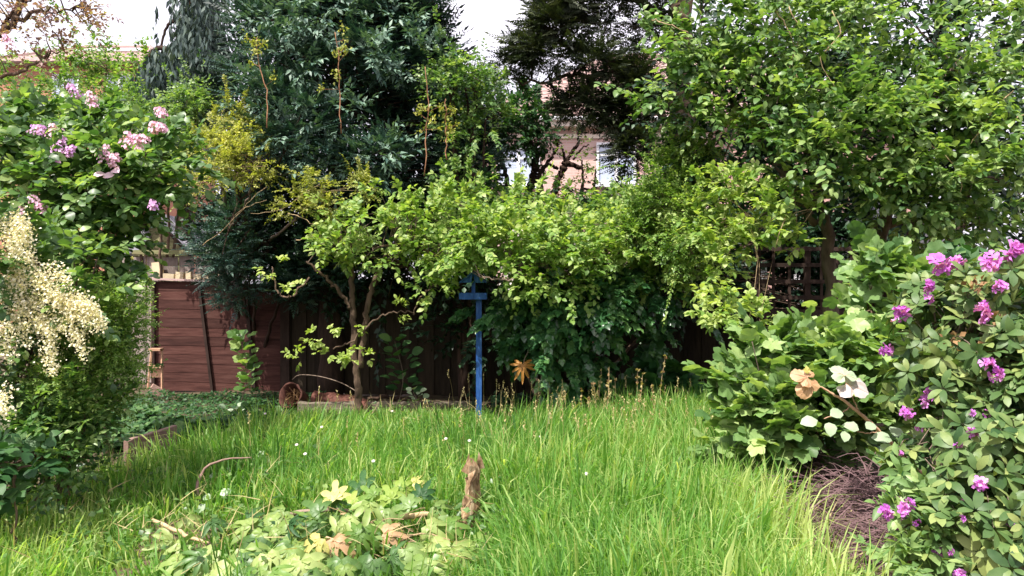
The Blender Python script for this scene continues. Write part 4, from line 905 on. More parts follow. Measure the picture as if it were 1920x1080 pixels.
broad('dark_low_bush', 'dark grey green bush below the right hand window of the pink house', [(1150, 388, 11, 40, 14, .3, 1.2), (1200, 370, 11, 20, 20, .3, .8), (1110, 400, 11, 40, 10, .3, .8)], 'darkg', gx(1150, 11), 'shrub', T=TS, size=.07, L=.15, per=9, nclump=12, clump=.14, tint=(.7, .2))
broad('overhanging_green_tree', 'leafy green branches hanging on the right side of the blue green conifer', [(850, 150, 9.9, 38, 28, .4, .8), (890, 170, 9.8, 40, 30, .4, 1), (910, 225, 9.9, 35, 30, .3, .8), (845, 180, 9.8, 35, 35, .3, .8), (870, 125, 9.9, 30, 16, .3, .5), (870, 270, 10, 40, 40, .3, .9)],
      'mid', gx(880, 10.6), T=TS, size=.075, L=.18, per=8, nclump=13, clump=.16, tint=(.5, .2), trad=[.05, .03, .012], bark='bark_dark')

# golden shrub left of the conifer
t_, A_, cc_ = broad('golden_shrub', 'yellow green small leaved shrub with bare arching twigs left of the conifer', [(430, 260, 9.2, 40, 26, .4, 1), (400, 290, 9.0, 55, 35, .4, 1.4), (460, 310, 9.0, 45, 30, .4, 1.2), (385, 340, 8.9, 40, 22, .4, .9), (460, 255, 9.3, 35, 30, .3, .8), (440, 215, 9.5, 22, 30, .3, .6), (600, 345, 8.9, 22, 18, .2, .5), (560, 390, 8.9, 38, 14, .2, .7), (610, 388, 8.9, 25, 12, .2, .4), (680, 355, 8.9, 24, 16, .2, .5), (480, 340, 9, 25, 15, .2, .4)],
      'gold', gx(470, 12.0), 'shrub', T=TS, size=.042, L=.12, per=13, nleaf=8, nclump=14, clump=.10, tint=(.5, .2), bark='bark_grey', tmat='twig_tan', tw=.0025, twfrac=.4,
      trunk=[([np.array(gx(450, 12.0)), P(440, 500, 11.9), P(430, 430, 10.9), P(415, 330, 9.6), P(420, 240, 9.3)], [.05, .04, .03, .02, .01]), ([P(450, 480, 11.8), P(520, 440, 10.2), P(570, 395, 9.2), P(610, 350, 8.95)], [.03, .02, .012, .006]), ([P(430, 430, 10.9), P(470, 360, 9.7), P(470, 290, 9.2)], [.025, .015, .008])])
for pts in ([(360, 370), (385, 330), (425, 315), (500, 312)], [(500, 350), (470, 375), (445, 400), (430, 430)], [(555, 450), (600, 440), (640, 410)], [(600, 345), (560, 372), (520, 395), (470, 400)], [(590, 440), (620, 455), (650, 448)], [(380, 460), (420, 430), (460, 390), (500, 375)], [(540, 400), (590, 420), (640, 445)]):
    Geo().tube(spline([P(x, y, 8.75) for x, y in pts], 14, .008), [.005, .002], n=5).build('bare_twig', M['twig_tan'], t_, smooth=True)
broad('leaning_leafy_bush', 'dark green leafy bush hanging over the fence top under the golden shrub', [(400, 430, 11.1, 45, 35, .3, 1), (440, 475, 11.0, 50, 40, .3, 1.3), (370, 390, 11.1, 35, 25, .3, .6), (480, 440, 11, 50, 50, .3, 1.2), (540, 500, 10.9, 70, 45, .3, 1.6), (620, 470, 10.8, 80, 50, .3, 1.8), (590, 550, 10.9, 60, 30, .2, 1), (700, 520, 10.8, 90, 40, .3, 1.6)],
      'darkg', gx(480, 11.9), 'shrub', T=TS, size=.07, L=.15, per=9, nclump=14, clump=.16, tint=(.35, .22), bark='bark_dark')

# hedge and shrubs far left
broad('tall_hedge', 'light green rounded hedge below the red roofed house', [(120, 150, 15, 60, 35, .6, 1.3), (200, 130, 15, 60, 30, .6, 1.3), (240, 170, 15, 50, 40, .6, 1.2), (160, 190, 14.5, 90, 40, .6, 1.6), (60, 200, 14.5, 60, 50, .6, 1.2), (20, 160, 15, 40, 50, .6, 1), (250, 210, 14, 60, 35, .6, 1.2), (320, 200, 14.2, 50, 40, .5, 1), (120, 260, 14, 150, 50, .5, 2), (0, 310, 13.5, 80, 50, .5, 1.4), (20, 400, 13.5, 90, 50, .5, 1.4), (120, 350, 13.5, 90, 50, .5, 1.2), (300, 260, 14, 80, 50, .5, 1.5)],
      'bright', gx(150, 15), 'hedge', T=TS, size=.09, L=.22, per=10, nclump=13, clump=.28, tint=(.35, .2), trad=[.06, .04, .02])
broad('rounded_green_shrub', 'bright green fine leaved shrub between the lilac and the golden shrub', [(250, 240, 12.30, 60, 30, .4, 1.2), (320, 240, 12.40, 50, 35, .4, 1.2), (350, 210, 12.60, 40, 30, .3, 1), (210, 200, 12.50, 50, 25, .4, 1), (300, 290, 12.10, 60, 30, .4, 1.2), (360, 270, 12.30, 40, 30, .3, 1), (340, 330, 12.10, 50, 30, .3, .8), (380, 200, 12.90, 30, 40, .3, 1)],
      'mid', gx(300, 12.9), 'shrub', T=TS, size=.066, L=.18, per=15, nleaf=8, nclump=14, clump=.2, tint=(.55, .2))
# small brown stones on a wall behind the lilac
t = thing('stone_stack', 'rounded pinkish stones heaped behind the lilac under the weeping conifer', 'stones', (P(287, 0, 15)[0], 15, P(0, 214, 15)[2]))
for (x, y, r_) in ((281, 197, .075), (292, 189, .062), (280, 207, .06), (297, 206, .07), (288, 200, .06), (310, 212, .045)):
    g = Geo(); pts = []; c = P(x, y, 15.0); r_ *= 1.44; n1, n2 = 7, 10; v = []
    for i in range(n1 + 1):
        for j in range(n2):
            a, bb = math.pi * i / n1, 2 * math.pi * j / n2; v.append(c + r_ * (1 + rng.normal() * .03) * np.array([math.sin(a) * math.cos(bb), math.sin(a) * math.sin(bb), math.cos(a) * .85]))
    tr = []
    for i in range(n1):
        for j in range(n2):
            x0_ = i * n2 + j; y0_ = i * n2 + (j + 1) % n2; tr += [(x0_, x0_ + n2, y0_ + n2), (x0_, y0_ + n2, y0_)]
    g.add(v, tr).build('stone', M['palew'], t, smooth=True)
Geo().box(P(292, 226, 15.05), (.46, .4, .28)).build('plinth', M['brickr'], t)
Geo().box((P(292, 240, 15.05)[0], 15.05, P(0, 239, 15.05)[2] / 2), (.38, .36, P(0, 239, 15.05)[2])).build('pillar', M['brickr'], t)

def panicle(c, r_, h, mat, root, nm='flower_panicle', n=150, lean=(0, 0)):
    """cone of small four petalled florets"""
    s = rng.random(n) ** .8; a = rng.uniform(0, 2 * np.pi, n); rad = r_ * 1.15 * np.sqrt(np.clip(1.02 - (1.9 * s - .8) ** 2 * .8, .05, 1)) * rng.uniform(.45, 1.1, n) * (1 + .3 * np.sin(3 * a + 9 * s))
    p = np.stack([c[0] + rad * np.cos(a) + lean[0] * s, c[1] + rad * np.sin(a) - .02, c[2] - h / 2 + h * s], -1)
    out = nrm(np.stack([np.cos(a), np.sin(a) - .4, .4 + 0 * s], -1)); V = []; 
    pet = np.array([(0,0,0), (-.5,.5,.12), (0,1,.2), (.5,.5,.12)], float); v4 = np.concatenate([pet @ rotz(k * math.pi / 2).T for k in range(4)]); t4 = np.concatenate([np.array([(0,3,2),(0,2,1)]) + 4 * k for k in range(4)])
    u = nrm(np.cross(out, rand_unit(n))); w_ = np.cross(out, u); rot = np.stack([u, w_, out], -1)
    v, t, tt = spread((v4, t4), p - np.array(root.location), rot, rng.uniform(.009, .015, n), np.clip(rng.normal(.5, .3, n), 0, 1))
    return link(nm, make_mesh(nm, v, t, mat, tt), root, kind='stuff')
def lilac():
    d = 6.6
    lob = [(120, 240, 7.0, 80, 28, .4, .9), (200, 250, 7.0, 60, 26, .4, .9), (60, 290, 6.6, 60, 50, .4, 1), (150, 300, 6.5, 80, 40, .4, 1.2), (230, 320, 6.5, 70, 45, .4, 1.2), (290, 300, 6.7, 60, 40, .4, 1), (330, 330, 6.8, 40, 35, .3, .6), (100, 370, 6.4, 80, 35, .4, 1.1), (200, 380, 6.4, 80, 35, .4, 1.2), (285, 350, 6.6, 50, 22, .4, .7), (130, 430, 6.5, 80, 30, .4, 1), (210, 440, 6.6, 60, 30, .3, .9), (40, 250, 6.6, 45, 24, .4, .6), (190, 480, 6.7, 60, 30, .3, .7), (215, 540, 6.9, 25, 35, .3, .5), (120, 500, 6.5, 60, 25, .3, .6)]
    tr = [([np.array(gx(40 + 40 * k, 7.0)), P(70 + 42 * k, 520, 6.9), P(90 + 70 * k, 380, 6.8), P(60 + 80 * k, 250, 6.8)], [.035, .028, .02, .01]) for k in range(4)]
    t, A, cc = broad('lilac_bush', 'lilac bush with pink and purple flower panicles on the upper left', lob, 'mid', gx(190, 7.0), 'shrub', T=TOW, size=.09, L=.22, per=6, nclump=13, clump=.17, nparts=300, trunk=tr, bark='bark_grey', tint=(.42, .2), sag=.35, cell=7, shoots=.05)
    fl = [(145, 172, .06, .1, 'lilac'), (180, 188, .055, .12, 'pinkf'), (75, 246, .07, .07, 'lilac'), (105, 250, .06, .12, 'pinkf'), (118, 272, .06, .13, 'lilac'), (103, 292, .06, .13, 'lilac'), (128, 285, .05, .08, 'lilac'), (245, 265, .06, .12, 'pinkf'), (262, 268, .055, .11, 'pinkf'), (278, 262, .04, .06, 'pinkf'),
          (198, 290, .055, .13, 'pinkf'), (215, 302, .05, .1, 'pinkf'), (296, 240, .06, .08, 'pinkf'), (312, 240, .04, .06, 'pinkf'), (40, 395, .06, .08, 'pinkf'), (68, 380, .055, .09, 'pinkf'), (84, 392, .05, .07, 'pinkf'), (290, 385, .04, .07, 'lilac'), (20, 80, .05, .1, 'pinkf'), (305, 212, .05, .07, 'pinkf')]
    for x, y, r_, h, m_ in fl: panicle(P(x, y, 5.95 if y > 200 else 6.3), r_ * .75, h * 1.15, M[m_], t, n=85, lean=(rng.normal() * .03, 0))
    for x, y in ((197, 325), (211, 318), (215, 328)):
        q = P(x, y, 5.95); v = TOW[0] * .09; rot = frames(np.array([[rng.normal() * .8, -.5, -.2]]), np.array([[0, -.8, .6]]))[0]
        Geo().add(v @ rot.T + q, TOW[1], .8).build('petal', M['pinkf'], t, smooth=True)
lilac()
def yellow_flowers():
    t = thing('yellow_flowering_plant', 'little plant with small orange yellow blooms in the shade under the lilac', 'plant', gx(140, 6.0))
    Geo().tube(spline([np.array(gx(140, 6.0)), P(150, 560, 6.0), P(147, 440, 5.9)], 10), [.006, .003], n=4).build('stem', M['bark_grey'], t)
    for (x, y) in ((132, 457), (141, 453), (149, 452), (150, 430), (152, 497), (248, 484), (150, 445)):
        c = P(x, y, 5.8); g = Geo()
        for k in range(5):
            rt = roty(k * 2 * math.pi / 5) @ rotx(math.pi / 2); g.add((TR[0] * .017) @ rt.T + c, TR[1], .5)
        g.build('flower', M['yell'] if y > 470 else M['orange'], t)
yellow_flowers()

def copper_tree():
    d = 8.6; t = thing('copper_leaved_tree', 'tree with purple brown twigs and sparse coppery leaves in the top left corner', 'tree', gx(-150, d))
    A = limbs(t, 'branch', M['bark'], [([np.array(gx(-150, d)), P(-120, 300, d), P(-60, 120, d), P(20, 40, d), P(60, -60, d)], [.14, .1, .06, .04, .02]), ([P(-60, 120, d), P(0, 60, d), P(40, 35, d), P(100, 20, d), P(160, 20, d)], [.05, .035, .025, .015, .006]),
        ([P(-80, 160, d), P(40, 130, d), P(90, 105, d), P(125, 80, d)], [.03, .018, .012, .005]), ([P(10, 50, d), P(30, 20, d), P(80, -20, d)], [.025, .018, .008])], jit=.02)
    lob = [(60, 20, d, 70, 25, .4, 1), (140, 20, d, 60, 25, .4, 1), (120, 60, d, 70, 18, .3, .7), (190, 45, d, 30, 10, .2, .35), (40, 70, d, 45, 22, .3, .6), (10, 10, d, 40, 30, .3, .8), (170, 0, d, 40, 15, .2, .5), (80, -60, d, 140, 40, .5, 1.5), (95, 95, d, 30, 10, .2, .25), (20, 110, d, 30, 15, .2, .3)]
    a, dr, cc = blob_sprigs(lob, 4, .17, 12); pos, rot, sz = sprig_leaves(a, dr, 6, .16, .06)
    foliage(t, TS, pos, rot, sz, M['coppery'], None, 0); twigs(t, cc, A, M['bark'], .006)
copper_tree()

# cream flowering shrub, far left
def cream_shrub():
    lob = [(20, 450, 4.9, 60, 70, .3, 1.2), (90, 530, 5.0, 80, 50, .3, 1.2), (150, 560, 5.1, 60, 40, .3, 1), (50, 620, 5.0, 80, 50, .3, 1.2), (130, 640, 5.2, 70, 50, .3, 1), (-40, 520, 4.9, 60, 100, .3, 1.2), (130, 480, 5.3, 50, 30, .3, .7)]
    tr = [([np.array(gx(20 + 30 * k, 5.2)), P(20 + 35 * k, 700, 5.2), P(10 + 45 * k, 560, 5.1)], [.022, .018, .008]) for k in range(4)]
    t, A, cc = broad('cream_flowering_shrub', 'shrub with arching sprays of creamy white flowers at the left edge', lob, 'mid', gx(60, 5.2), 'shrub', T=TO, size=.085, L=.18, per=4.5, nclump=11, clump=.14, nparts=220, trunk=tr, tint=(.42, .2), sag=.3)
    pl = []
    for (x, y, dx, dy) in ((5, 420, 40, 40), (25, 440, 30, 60), (-5, 470, 30, 70), (40, 430, 15, 60), (15, 520, 25, 60), (60, 540, 50, 20), (95, 505, 30, 30), (80, 560, 60, 15), (110, 575, 50, 30), (130, 560, 45, 20), (150, 590, 40, 20), (40, 575, 40, 35), (75, 590, 20, 60), (95, 620, 5, 80), (20, 610, 30, 40), (120, 600, 30, 50), (165, 600, 25, 20), (145, 620, 10, 50), (0, 640, 20, 40), (100, 550, 60, 30), (0, 560, 50, 30), (-5, 735, 15, 40), (-10, 770, 12, 30), (90, 650, 5, 50), (35, 490, 10, 60), (5, 500, 40, 40), (60, 520, 50, 40), (105, 590, 40, 10), (135, 580, 50, 15), (60, 610, 40, 20), (30, 560, 50, 20), (20, 400, 25, 50), (-5, 430, 30, 30), (10, 460, 25, 30), (-10, 520, 30, 60), (50, 560, 60, 20), (100, 565, 60, 10), (70, 600, 50, 20), (140, 575, 50, 20), (20, 590, 30, 30), (85, 530, 30, 40), (-10, 600, 30, 40), (60, 500, 20, 40), (30, 410, 20, 30)):
        n = 230; s = rng.random(n); c = P(x, y, 4.75 if y < 700 else 4.3); e = P(x + dx, y + dy, 4.65 if y < 700 else 4.2); m_ = (c + e) / 2 + np.array([0, 0, .03])
        sp = spline([c, m_, e], 10); pp = np.array([np.interp(s, np.linspace(0, 1, len(sp)), sp[:, k]) for k in range(3)]).T
        pp += rng.normal(size=(n, 3)) * (.018 + .02 * (1 - s))[:, None]
        v, tt, ti = spread(TR, pp - np.array(t.location), frames(rand_unit(n), rand_unit(n) + np.array([0, -.6, .5])), rng.uniform(.010, .021, n), np.clip(rng.normal(.5, .25, n), 0, 1))
        link('flower_spray', make_mesh('flower_spray', v, tt, M['cream'], ti), t, kind='stuff')
cream_shrub()
broad('feathery_green_bush', 'fine feathery bright green bush right of the cream flowers', [(200, 620, 5.9, 45, 40, .3, 1.2), (230, 590, 6.0, 35, 35, .3, 1), (180, 680, 5.9, 60, 40, .3, 1.2), (240, 650, 6.0, 35, 30, .3, .8), (150, 720, 5.8, 60, 30, .3, 1), (200, 560, 6.1, 35, 30, .3, .6), (220, 740, 6, 30, 30, .3, .6)],
      'bright', gx(200, 6.1), 'shrub', T=TS, size=.026, L=.10, per=34, nleaf=10, nclump=16, clump=.12, tint=(.38, .17), ang=50, jit=None if False else None) if False else None
def feathery():
    t = thing('feathery_green_bush', 'fine feathery bright green bush right of the cream flowers', 'shrub', gx(200, 6.1))
    lob = [(200, 620, 5.9, 45, 40, .3, 1.2), (230, 590, 6.0, 35, 35, .3, 1), (180, 680, 5.9, 60, 40, .3, 1.2), (235, 650, 6.0, 32, 30, .3, .8), (150, 720, 5.8, 60, 30, .3, 1), (200, 560, 6.1, 35, 30, .3, .6), (210, 730, 6, 30, 25, .3, .6)]
    lob = [(l_[0] - 6, l_[1], l_[2] - .7) + l_[3:] for l_ in lob]
    a, dr, cc = blob_sprigs(lob, 26, .11, 14, up=.3); pos, rot, sz = sprig_leaves(a, dr, 10, .10, .025, sag=.1)
    foliage(t, TS, pos, rot, sz, M['bright'], rng.normal(.55, .17, len(pos)), 0)
    A = limbs(t, 'stem', M['bark'], [([np.array(gx(200, 6.1)), P(200, 700, 6.0), P(210, 600, 6.0)], [.02, .012, .005])]); twigs(t, cc, A, M['bark'], .003)
feathery()
broad('low_evergreen_bush', 'dark green pointed leaf bush at the lower left below the cream flowers', [(40, 760, 5.0, 90, 50, .3, 1.2), (130, 780, 5.1, 80, 45, .3, 1.4), (60, 850, 4.8, 90, 40, .3, 1.1), (130, 850, 5.0, 50, 30, .25, 1.1), (175, 800, 5.4, 40, 35, .25, .8), (20, 690, 5.2, 90, 40, .3, 1), (150, 760, 5.2, 60, 30, .2, .8), (-40, 800, 4.8, 60, 100, .3, 1), (110, 700, 5.4, 70, 40, .2, .8)],
      'mid', gx(70, 5.1), 'shrub', T=TS, size=.062, L=.16, per=9, nleaf=8, nclump=14, clump=.15, nparts=300, tint=(.40, .22), sag=.05, ang=60, trad=[.015, .01, .006], shoots=.05)
broad('broad_leaved_plant', 'low clump of large smooth green leaves at the far left edge of the grass', [(30, 870, 4.35, 50, 30, .15, 1), (10, 900, 4.3, 40, 25, .15, .8)], 'deep', gx(30, 4.4), 'plant', T=TOW, size=.085, L=.12, per=4, nleaf=5, nclump=8, clump=.08, nparts=120, tint=(.4, .15), trad=[.008, .006, .004])
# ground ivy / weeds in the bed
def ground_cover():
    def patch(name, label, poly, n, T, size, mat, tint, hz=.25, nparts=0):
        pts = []
        xs = [p[0] for p in poly]; ys = [p[1] for p in poly]
        while len(pts) < n:
            x = rng.uniform(min(xs), max(xs), n); y = rng.uniform(min(ys), max(ys), n); k = inpoly(x, y, poly); pts += list(zip(x[k], y[k]))
        p = np.array(pts[:n]); bump = .5 + .5 * np.sin(p[:, 0] * 4.1 + 2 * np.sin(p[:, 1] * 3)) * np.cos(p[:, 1] * 3.7); z = .02 + hz * bump * rng.random(n)
        pos = np.column_stack([p, z]); t = thing(name, label, 'ground cover', (p[:, 0].mean(), p[:, 1].mean(), 0)); t['kind'] = 'stuff'
        dr = rng.normal(size=(n, 3)) * [1, 1, .35]; foliage(t, T, pos, frames(dr, nrm(np.array([0, -.4, 1]) + rng.normal(size=(n, 3)) * .3)), size * rng.uniform(.6, 1.3, n), M[mat], rng.normal(tint, .2, n), nparts)
        return t
    patch('weeds', 'dim creeping weeds over the bare bed in front of the red brown fence', [(-5.4, 11), (-5.0, 7.2), (-3.2, 7.6), (-2.5, 8.9), (-2.7, 11)], 6500, TS, .055, 'deep', .4, .16)
    patch('ground_ivy', 'round leaved green ivy patch beside the edging board', [(-4.3, 8.6), (-4.2, 7.2), (-3.2, 7.6), (-2.6, 8.6)], 1500, TIV, .085, 'deep', .6, .28, 200)
    patch('weeds', 'pale weeds mixed with grass right of the edging board', [(-2.9, 6.9), (-2.75, 5.5), (-1.8, 5.9), (-2.3, 7.8)], 400, TIV, .08, 'bright', .4, .25, 120)
    patch('weeds', 'dark shaded weeds beneath the ivy at the back of the lawn', [(-.2, 10.2), (-.2, 9.1), (3.2, 9.1), (3.2, 10.2)], 2600, TOW, .12, 'darkg', .7, .35)
    patch('weeds', 'small dark weeds under the pale green shrub on the right', [(1.7, 6.2), (1.75, 4.9), (3.2, 4.9), (3.6, 7.5), (2.7, 7.4)], 2200, TS, .08, 'darkg', .6, .2)
ground_cover()

# large leaved plants at the back right of the lawn
broad('big_leaved_clump', 'large dim green leaves at the back of the lawn behind the dead stalks', [(1130, 740, 9.0, 60, 25, .2, 1), (1210, 735, 9.0, 60, 28, .2, 1), (1100, 710, 9.1, 35, 20, .2, .6), (1270, 760, 8.8, 50, 25, .2, .8), (1250, 700, 9.2, 40, 20, .2, .5)], 'ivy', gx(1170, 9.1), 'plant', T=TVINE, size=.2, L=.2, per=3, nleaf=4, nclump=8, clump=.12, nparts=200, tint=(.4, .2), trad=[.01, .008, .005])
# pale big-leaf shrub lower right
broad('grape_leaved_shrub', 'large pale green shrub of broad lobed leaves between the trellis and rhododendron', [(1655, 535, 5.9, 65, 28, .35, 1.2), (1640, 595, 5.7, 60, 30, .35, 1.1), (1555, 645, 5.9, 50, 25, .3, .9), (1560, 660, 5.6, 90, 40, .35, 1.4), (1450, 690, 5.7, 60, 40, .3, 1.1), (1380, 720, 5.8, 55, 25, .25, .8), (1480, 740, 5.5, 80, 35, .3, 1.4), (1560, 750, 5.4, 80, 40, .3, 1.2), (1430, 790, 5.5, 60, 35, .3, 1.2), (1500, 800, 5.4, 75, 30, .3, 1.2), (1620, 780, 5.5, 70, 40, .3, 1), (1680, 640, 5.5, 60, 60, .3, 1), (1420, 840, 5.5, 50, 25, .2, .8), (1700, 560, 5.9, 50, 40, .3, .8), (1580, 835, 5.7, 60, 20, .2, .5)],
      'pale', gx(1560, 5.9), 'shrub', T=TVINE, size=.115, L=.22, per=4, nleaf=5, nclump=12, clump=.15, nparts=300, tint=(.45, .22), sag=.15, trad=[.02, .014, .008], cell=9, shoots=0)
stalk_plant('vine_shoot', 'single shoot with a three lobed leaf cluster left of the grape leaved shrub', (P(1470, 0, 5.5)[0], 5.5, .4), P(1410, 640, 5.4), 7, .12, M['pale'], TSYC, bend=-.02)
# variegated sapling branch
def blush_branch():
    d = 4.4; t = thing('variegated_branch', 'slanting bare branch with large white pink and peach leaves before the shrub', 'branch', P(1740, 900, d + .1)); org = np.array(t.location)
    limbs(t, 'branch', M['palew'], [([P(1740, 900, d + .1), P(1690, 850, d), P(1645, 805, d - .05), P(1600, 765, d - .1), P(1560, 738, d - .1), P(1528, 720, d - .12)], [.012, .011, .010, .009, .007, .004]), ([P(1610, 772, d - .1), P(1603, 755, d - .12), P(1597, 740, d - .14)], [.004, .003, .003]),
        ([P(1595, 762, d - .1), P(1575, 775, d - .14), P(1545, 785, d - .14)], [.004, .003, .003]), ([P(1650, 810, d), P(1620, 812, d - .05), P(1590, 800, d - .1)], [.004, .003, .003])], n=6, wob=.03, jit=.002)
    def lf(x, y, s, ang, mat, T=TSYC, tilt=.9, nm='leaf', lab=None, tint=.5):
        if T is TSYC: T = TPALM[int(x) % 3]; s = s * .68
        elif T is TVINE: T = TPALM[0]; s = s * .8
        c = P(x, y, d - .16); rt = rotx(tilt) @ rotz(ang); v = (T[0] - np.array([0, .35, 0])) * s
        v[:, 2] += rng.normal(size=len(v)) * s * .03
        wv = v @ rt.T + c
        o = Geo().add(wv, T[1], tint).build(nm, M[mat], t, smooth=True)
        if lab: o['label'] = lab
        if len(v) > 100:
            g = Geo(); N = (len(v) - 1) // 3
            for k in (4, N // 4 + 2, N // 2, N - N // 4 - 3, N - 5): g.tube([wv[0] + [0, -.002, .001]] + [wv[1 + q * N + k] + [0, -.0015, .001] for q in range(3)], [.0013, .0005], n=3, cap=False)
            g.build('leaf_vein', M['palew'], o, origin=np.array(t.location))
    lf(1595, 722, .17, -1.9, 'blush', TSYC, .8, lab='big white pink leaf', tint=.6); lf(1580, 700, .12, 0.2, 'whitish', TVINE, .6)
    lf(1508, 706, .12, 1.2, 'peach', TSYC, .9, lab='peach coloured leaf'); lf(1513, 722, .11, 2.6, 'peach', TVINE, 1.2); lf(1513, 693, .04, 0, 'yell', TIV, 1.3, lab='small yellow leaf')
    for x, y, s, a in ((1522, 790, .10, 1.7), (1565, 776, .09, -1.2), (1556, 800, .09, 3.0), (1600, 802, .09, 1.0), (1585, 815, .07, 2.8), (1630, 800, .08, -1)): lf(x, y, s, a, 'whitish', TOW, .8)
    for x, y, s, a in ((1660, 822, .11, 1.3), (1680, 812, .10, -.3), (1700, 830, .11, -1.6), (1665, 840, .10, 2.4), (1720, 815, .10, -1)): lf(x, y, s, a, 'whitish', TOW, .7)
blush_branch()
# orange withered leaf
t = thing('withered_leaf', 'single orange fingered leaf hanging in the dark right of the blue post', 'leaf', P(980, 690, 8.2))
v, tr = T_fingers(9, 250, .085); 
for k in range(9):
    Geo().add((v[18*k:18*k+18] * .19) @ (rotx(1.25) @ rotz(math.pi)).T + P(980, 685, 8.2), tr[:20], .4).build('leaf_finger', M['orange'], t, smooth=True)
Geo().tube(spline([P(980, 688, 8.22), P(985, 670, 8.3), P(1000, 640, 8.5)], 8), .004, n=4).build('leaf_stalk', M['bark_grey'], t)

# rhododendron
def rhododendron():
    lob = [(1800, 560, 3.9, 70, 50, .25, 1.1), (1890, 530, 3.8, 60, 50, .25, 1), (1740, 620, 4.0, 60, 50, .25, 1), (1840, 640, 3.7, 80, 50, .25, 1.2), (1920, 640, 3.7, 50, 60, .25, 1), (1740, 720, 3.9, 60, 45, .25, 1), (1830, 730, 3.6, 80, 45, .25, 1.2), (1900, 760, 3.5, 60, 60, .2, 1), (1780, 800, 3.6, 60, 40, .2, .9), (1860, 850, 3.4, 70, 50, .2, 1), (1760, 880, 3.6, 60, 40, .2, .7), (1830, 950, 3.3, 80, 40, .2, .9), (1910, 930, 3.3, 50, 50, .2, .8), (1780, 990, 3.3, 60, 40, .2, .7), (1880, 1030, 3.2, 80, 40, .2, .8), (1960, 800, 3.5, 60, 150, .3, 1.2), (1960, 560, 3.8, 60, 80, .3, 1), (1720, 560, 4.1, 25, 30, .15, .3), (1750, 1050, 3.3, 50, 30, .15, .5)]
    t = thing('rhododendron', 'large rhododendron with magenta flowers along the right edge', 'shrub', gx(1850, 3.9))
    tr = [([np.array(gx(1800 + 40 * k, 3.95)), P(1790 + 40 * k, 850, 3.9), P(1760 + 60 * k, 650, 3.95)], [.022, .018, .008]) for k in range(4)]
    A = limbs(t, 'stem', M['bark_grey'], tr)
    a, dr, cc = blob_sprigs(lob, 3.3, .11, 12, up=.35)
    # rosettes: leaves whorled round each twig tip
    N = len(a); Fm = frames(dr, rand_unit(N)); pos = []; dirs = []; ups = []
    for k in range(8):
        az = 2 * np.pi * k / 8 + rng.uniform(-.3, .3, N); el = rng.uniform(.05, .75, N)
        o_ = Fm[..., 0] * np.cos(az)[:, None] + Fm[..., 2] * np.sin(az)[:, None]
        d_ = o_ * np.cos(el)[:, None] + Fm[..., 1] * np.sin(el)[:, None]; d_[:, 2] -= .25
        pos.append(a + d_ * .008); dirs.append(d_); ups.append(Fm[..., 1] + np.array([0, -.1, .25]) + rng.normal(size=(N, 3)) * .15)
    pos = np.concatenate(pos); rot = frames(np.concatenate(dirs), np.concatenate(ups)); sz = rng.uniform(.055, .10, len(pos)); 
    tt = rng.normal(.5, .2, len(pos)) + np.tile(rng.normal(size=N) * .12, 8)
    foliage(t, TRH if False else T_oval(w=.21, fold=.04, drop=.16, blunt=.8), pos, rot, sz, M['rhodo'], tt, 300, cell=9, smooth=True)
    twigs(t, a[::2], A, M['bark_grey'], .003)
    # inner leaves, shade put into a darker green
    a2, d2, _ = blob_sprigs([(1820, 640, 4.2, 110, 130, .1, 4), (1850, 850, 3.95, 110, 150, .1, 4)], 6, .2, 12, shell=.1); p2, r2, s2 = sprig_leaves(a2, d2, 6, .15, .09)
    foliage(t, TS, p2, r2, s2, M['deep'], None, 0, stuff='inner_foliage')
    # trusses of five petalled flowers
    pet = np.array([(0,0,0), (-.3,.5,.22), (-.34,.85,.36), (0,1.05,.30), (.34,.85,.36), (.3,.5,.22), (0,.55,.12)], float); pt = np.array([(0,6,1),(1,6,2),(2,6,3),(3,6,4),(4,6,5),(5,6,0)])
    fv = np.concatenate([pet @ rotz(k * 2 * math.pi / 5).T for k in range(5)]); ft = np.concatenate([pt + 7 * k for k in range(5)])
    fl = [(1762, 498, 30, 3.75), (1795, 493, 20, 3.75), (1858, 490, 26, 3.6), (1900, 470, 28, 3.6), (1738, 535, 20, 3.8), (1742, 560, 14, 3.8), (1872, 537, 18, 3.5), (1835, 590, 26, 3.5), (1840, 575, 16, 3.55), (1690, 590, 24, 3.85), (1700, 600, 14, 3.85), (1660, 657, 18, 4.2), (1853, 685, 20, 3.4), (1868, 705, 20, 3.4), (1738, 738, 18, 3.7), (1728, 755, 14, 3.7), (1700, 775, 18, 3.6), (1725, 800, 14, 3.6), (1768, 710, 14, 3.8), (1822, 775, 10, 3.4), (1850, 775, 12, 3.4), (1820, 812, 16, 3.3), (1797, 835, 12, 3.3), (1690, 850, 9, 3.4), (1837, 907, 20, 3.15), (1805, 932, 12, 3.2), (1802, 972, 11, 3.1), (1900, 985, 22, 3.1), (1660, 960, 20, 3.3), (1690, 955, 20, 3.3), (1705, 945, 14, 3.3), (1760, 1035, 16, 3.2), (1782, 1035, 12, 3.15), (1720, 980, 10, 3.3), (1800, 1078, 16, 3.1)]
    org = np.array(t.location)
    for (x, y, r_, d) in fl:
        R_ = r_ / F * d * .82; c = P(x, y, d); n = 8 if r_ > 15 else 4
        u = rand_unit(n); u[:, 1] = -abs(u[:, 1]) - .15; u = nrm(u + np.array([0, 0, .2])); p = c + u * R_ * np.array([.55, .35, .5])
        v, tr_, ti = spread((fv, ft), p - org, frames(rand_unit(n), u), np.full(n, R_ * .62) * rng.uniform(.75, 1.15, n), np.clip(rng.normal(.55, .25, n), 0, 1))
        v += rng.normal(size=v.shape) * R_ * .05
        # frames() puts z near u: petals open towards the viewer
        link('flower_truss', make_mesh('flower_truss', v, tr_, M['magenta'], ti, True), t)
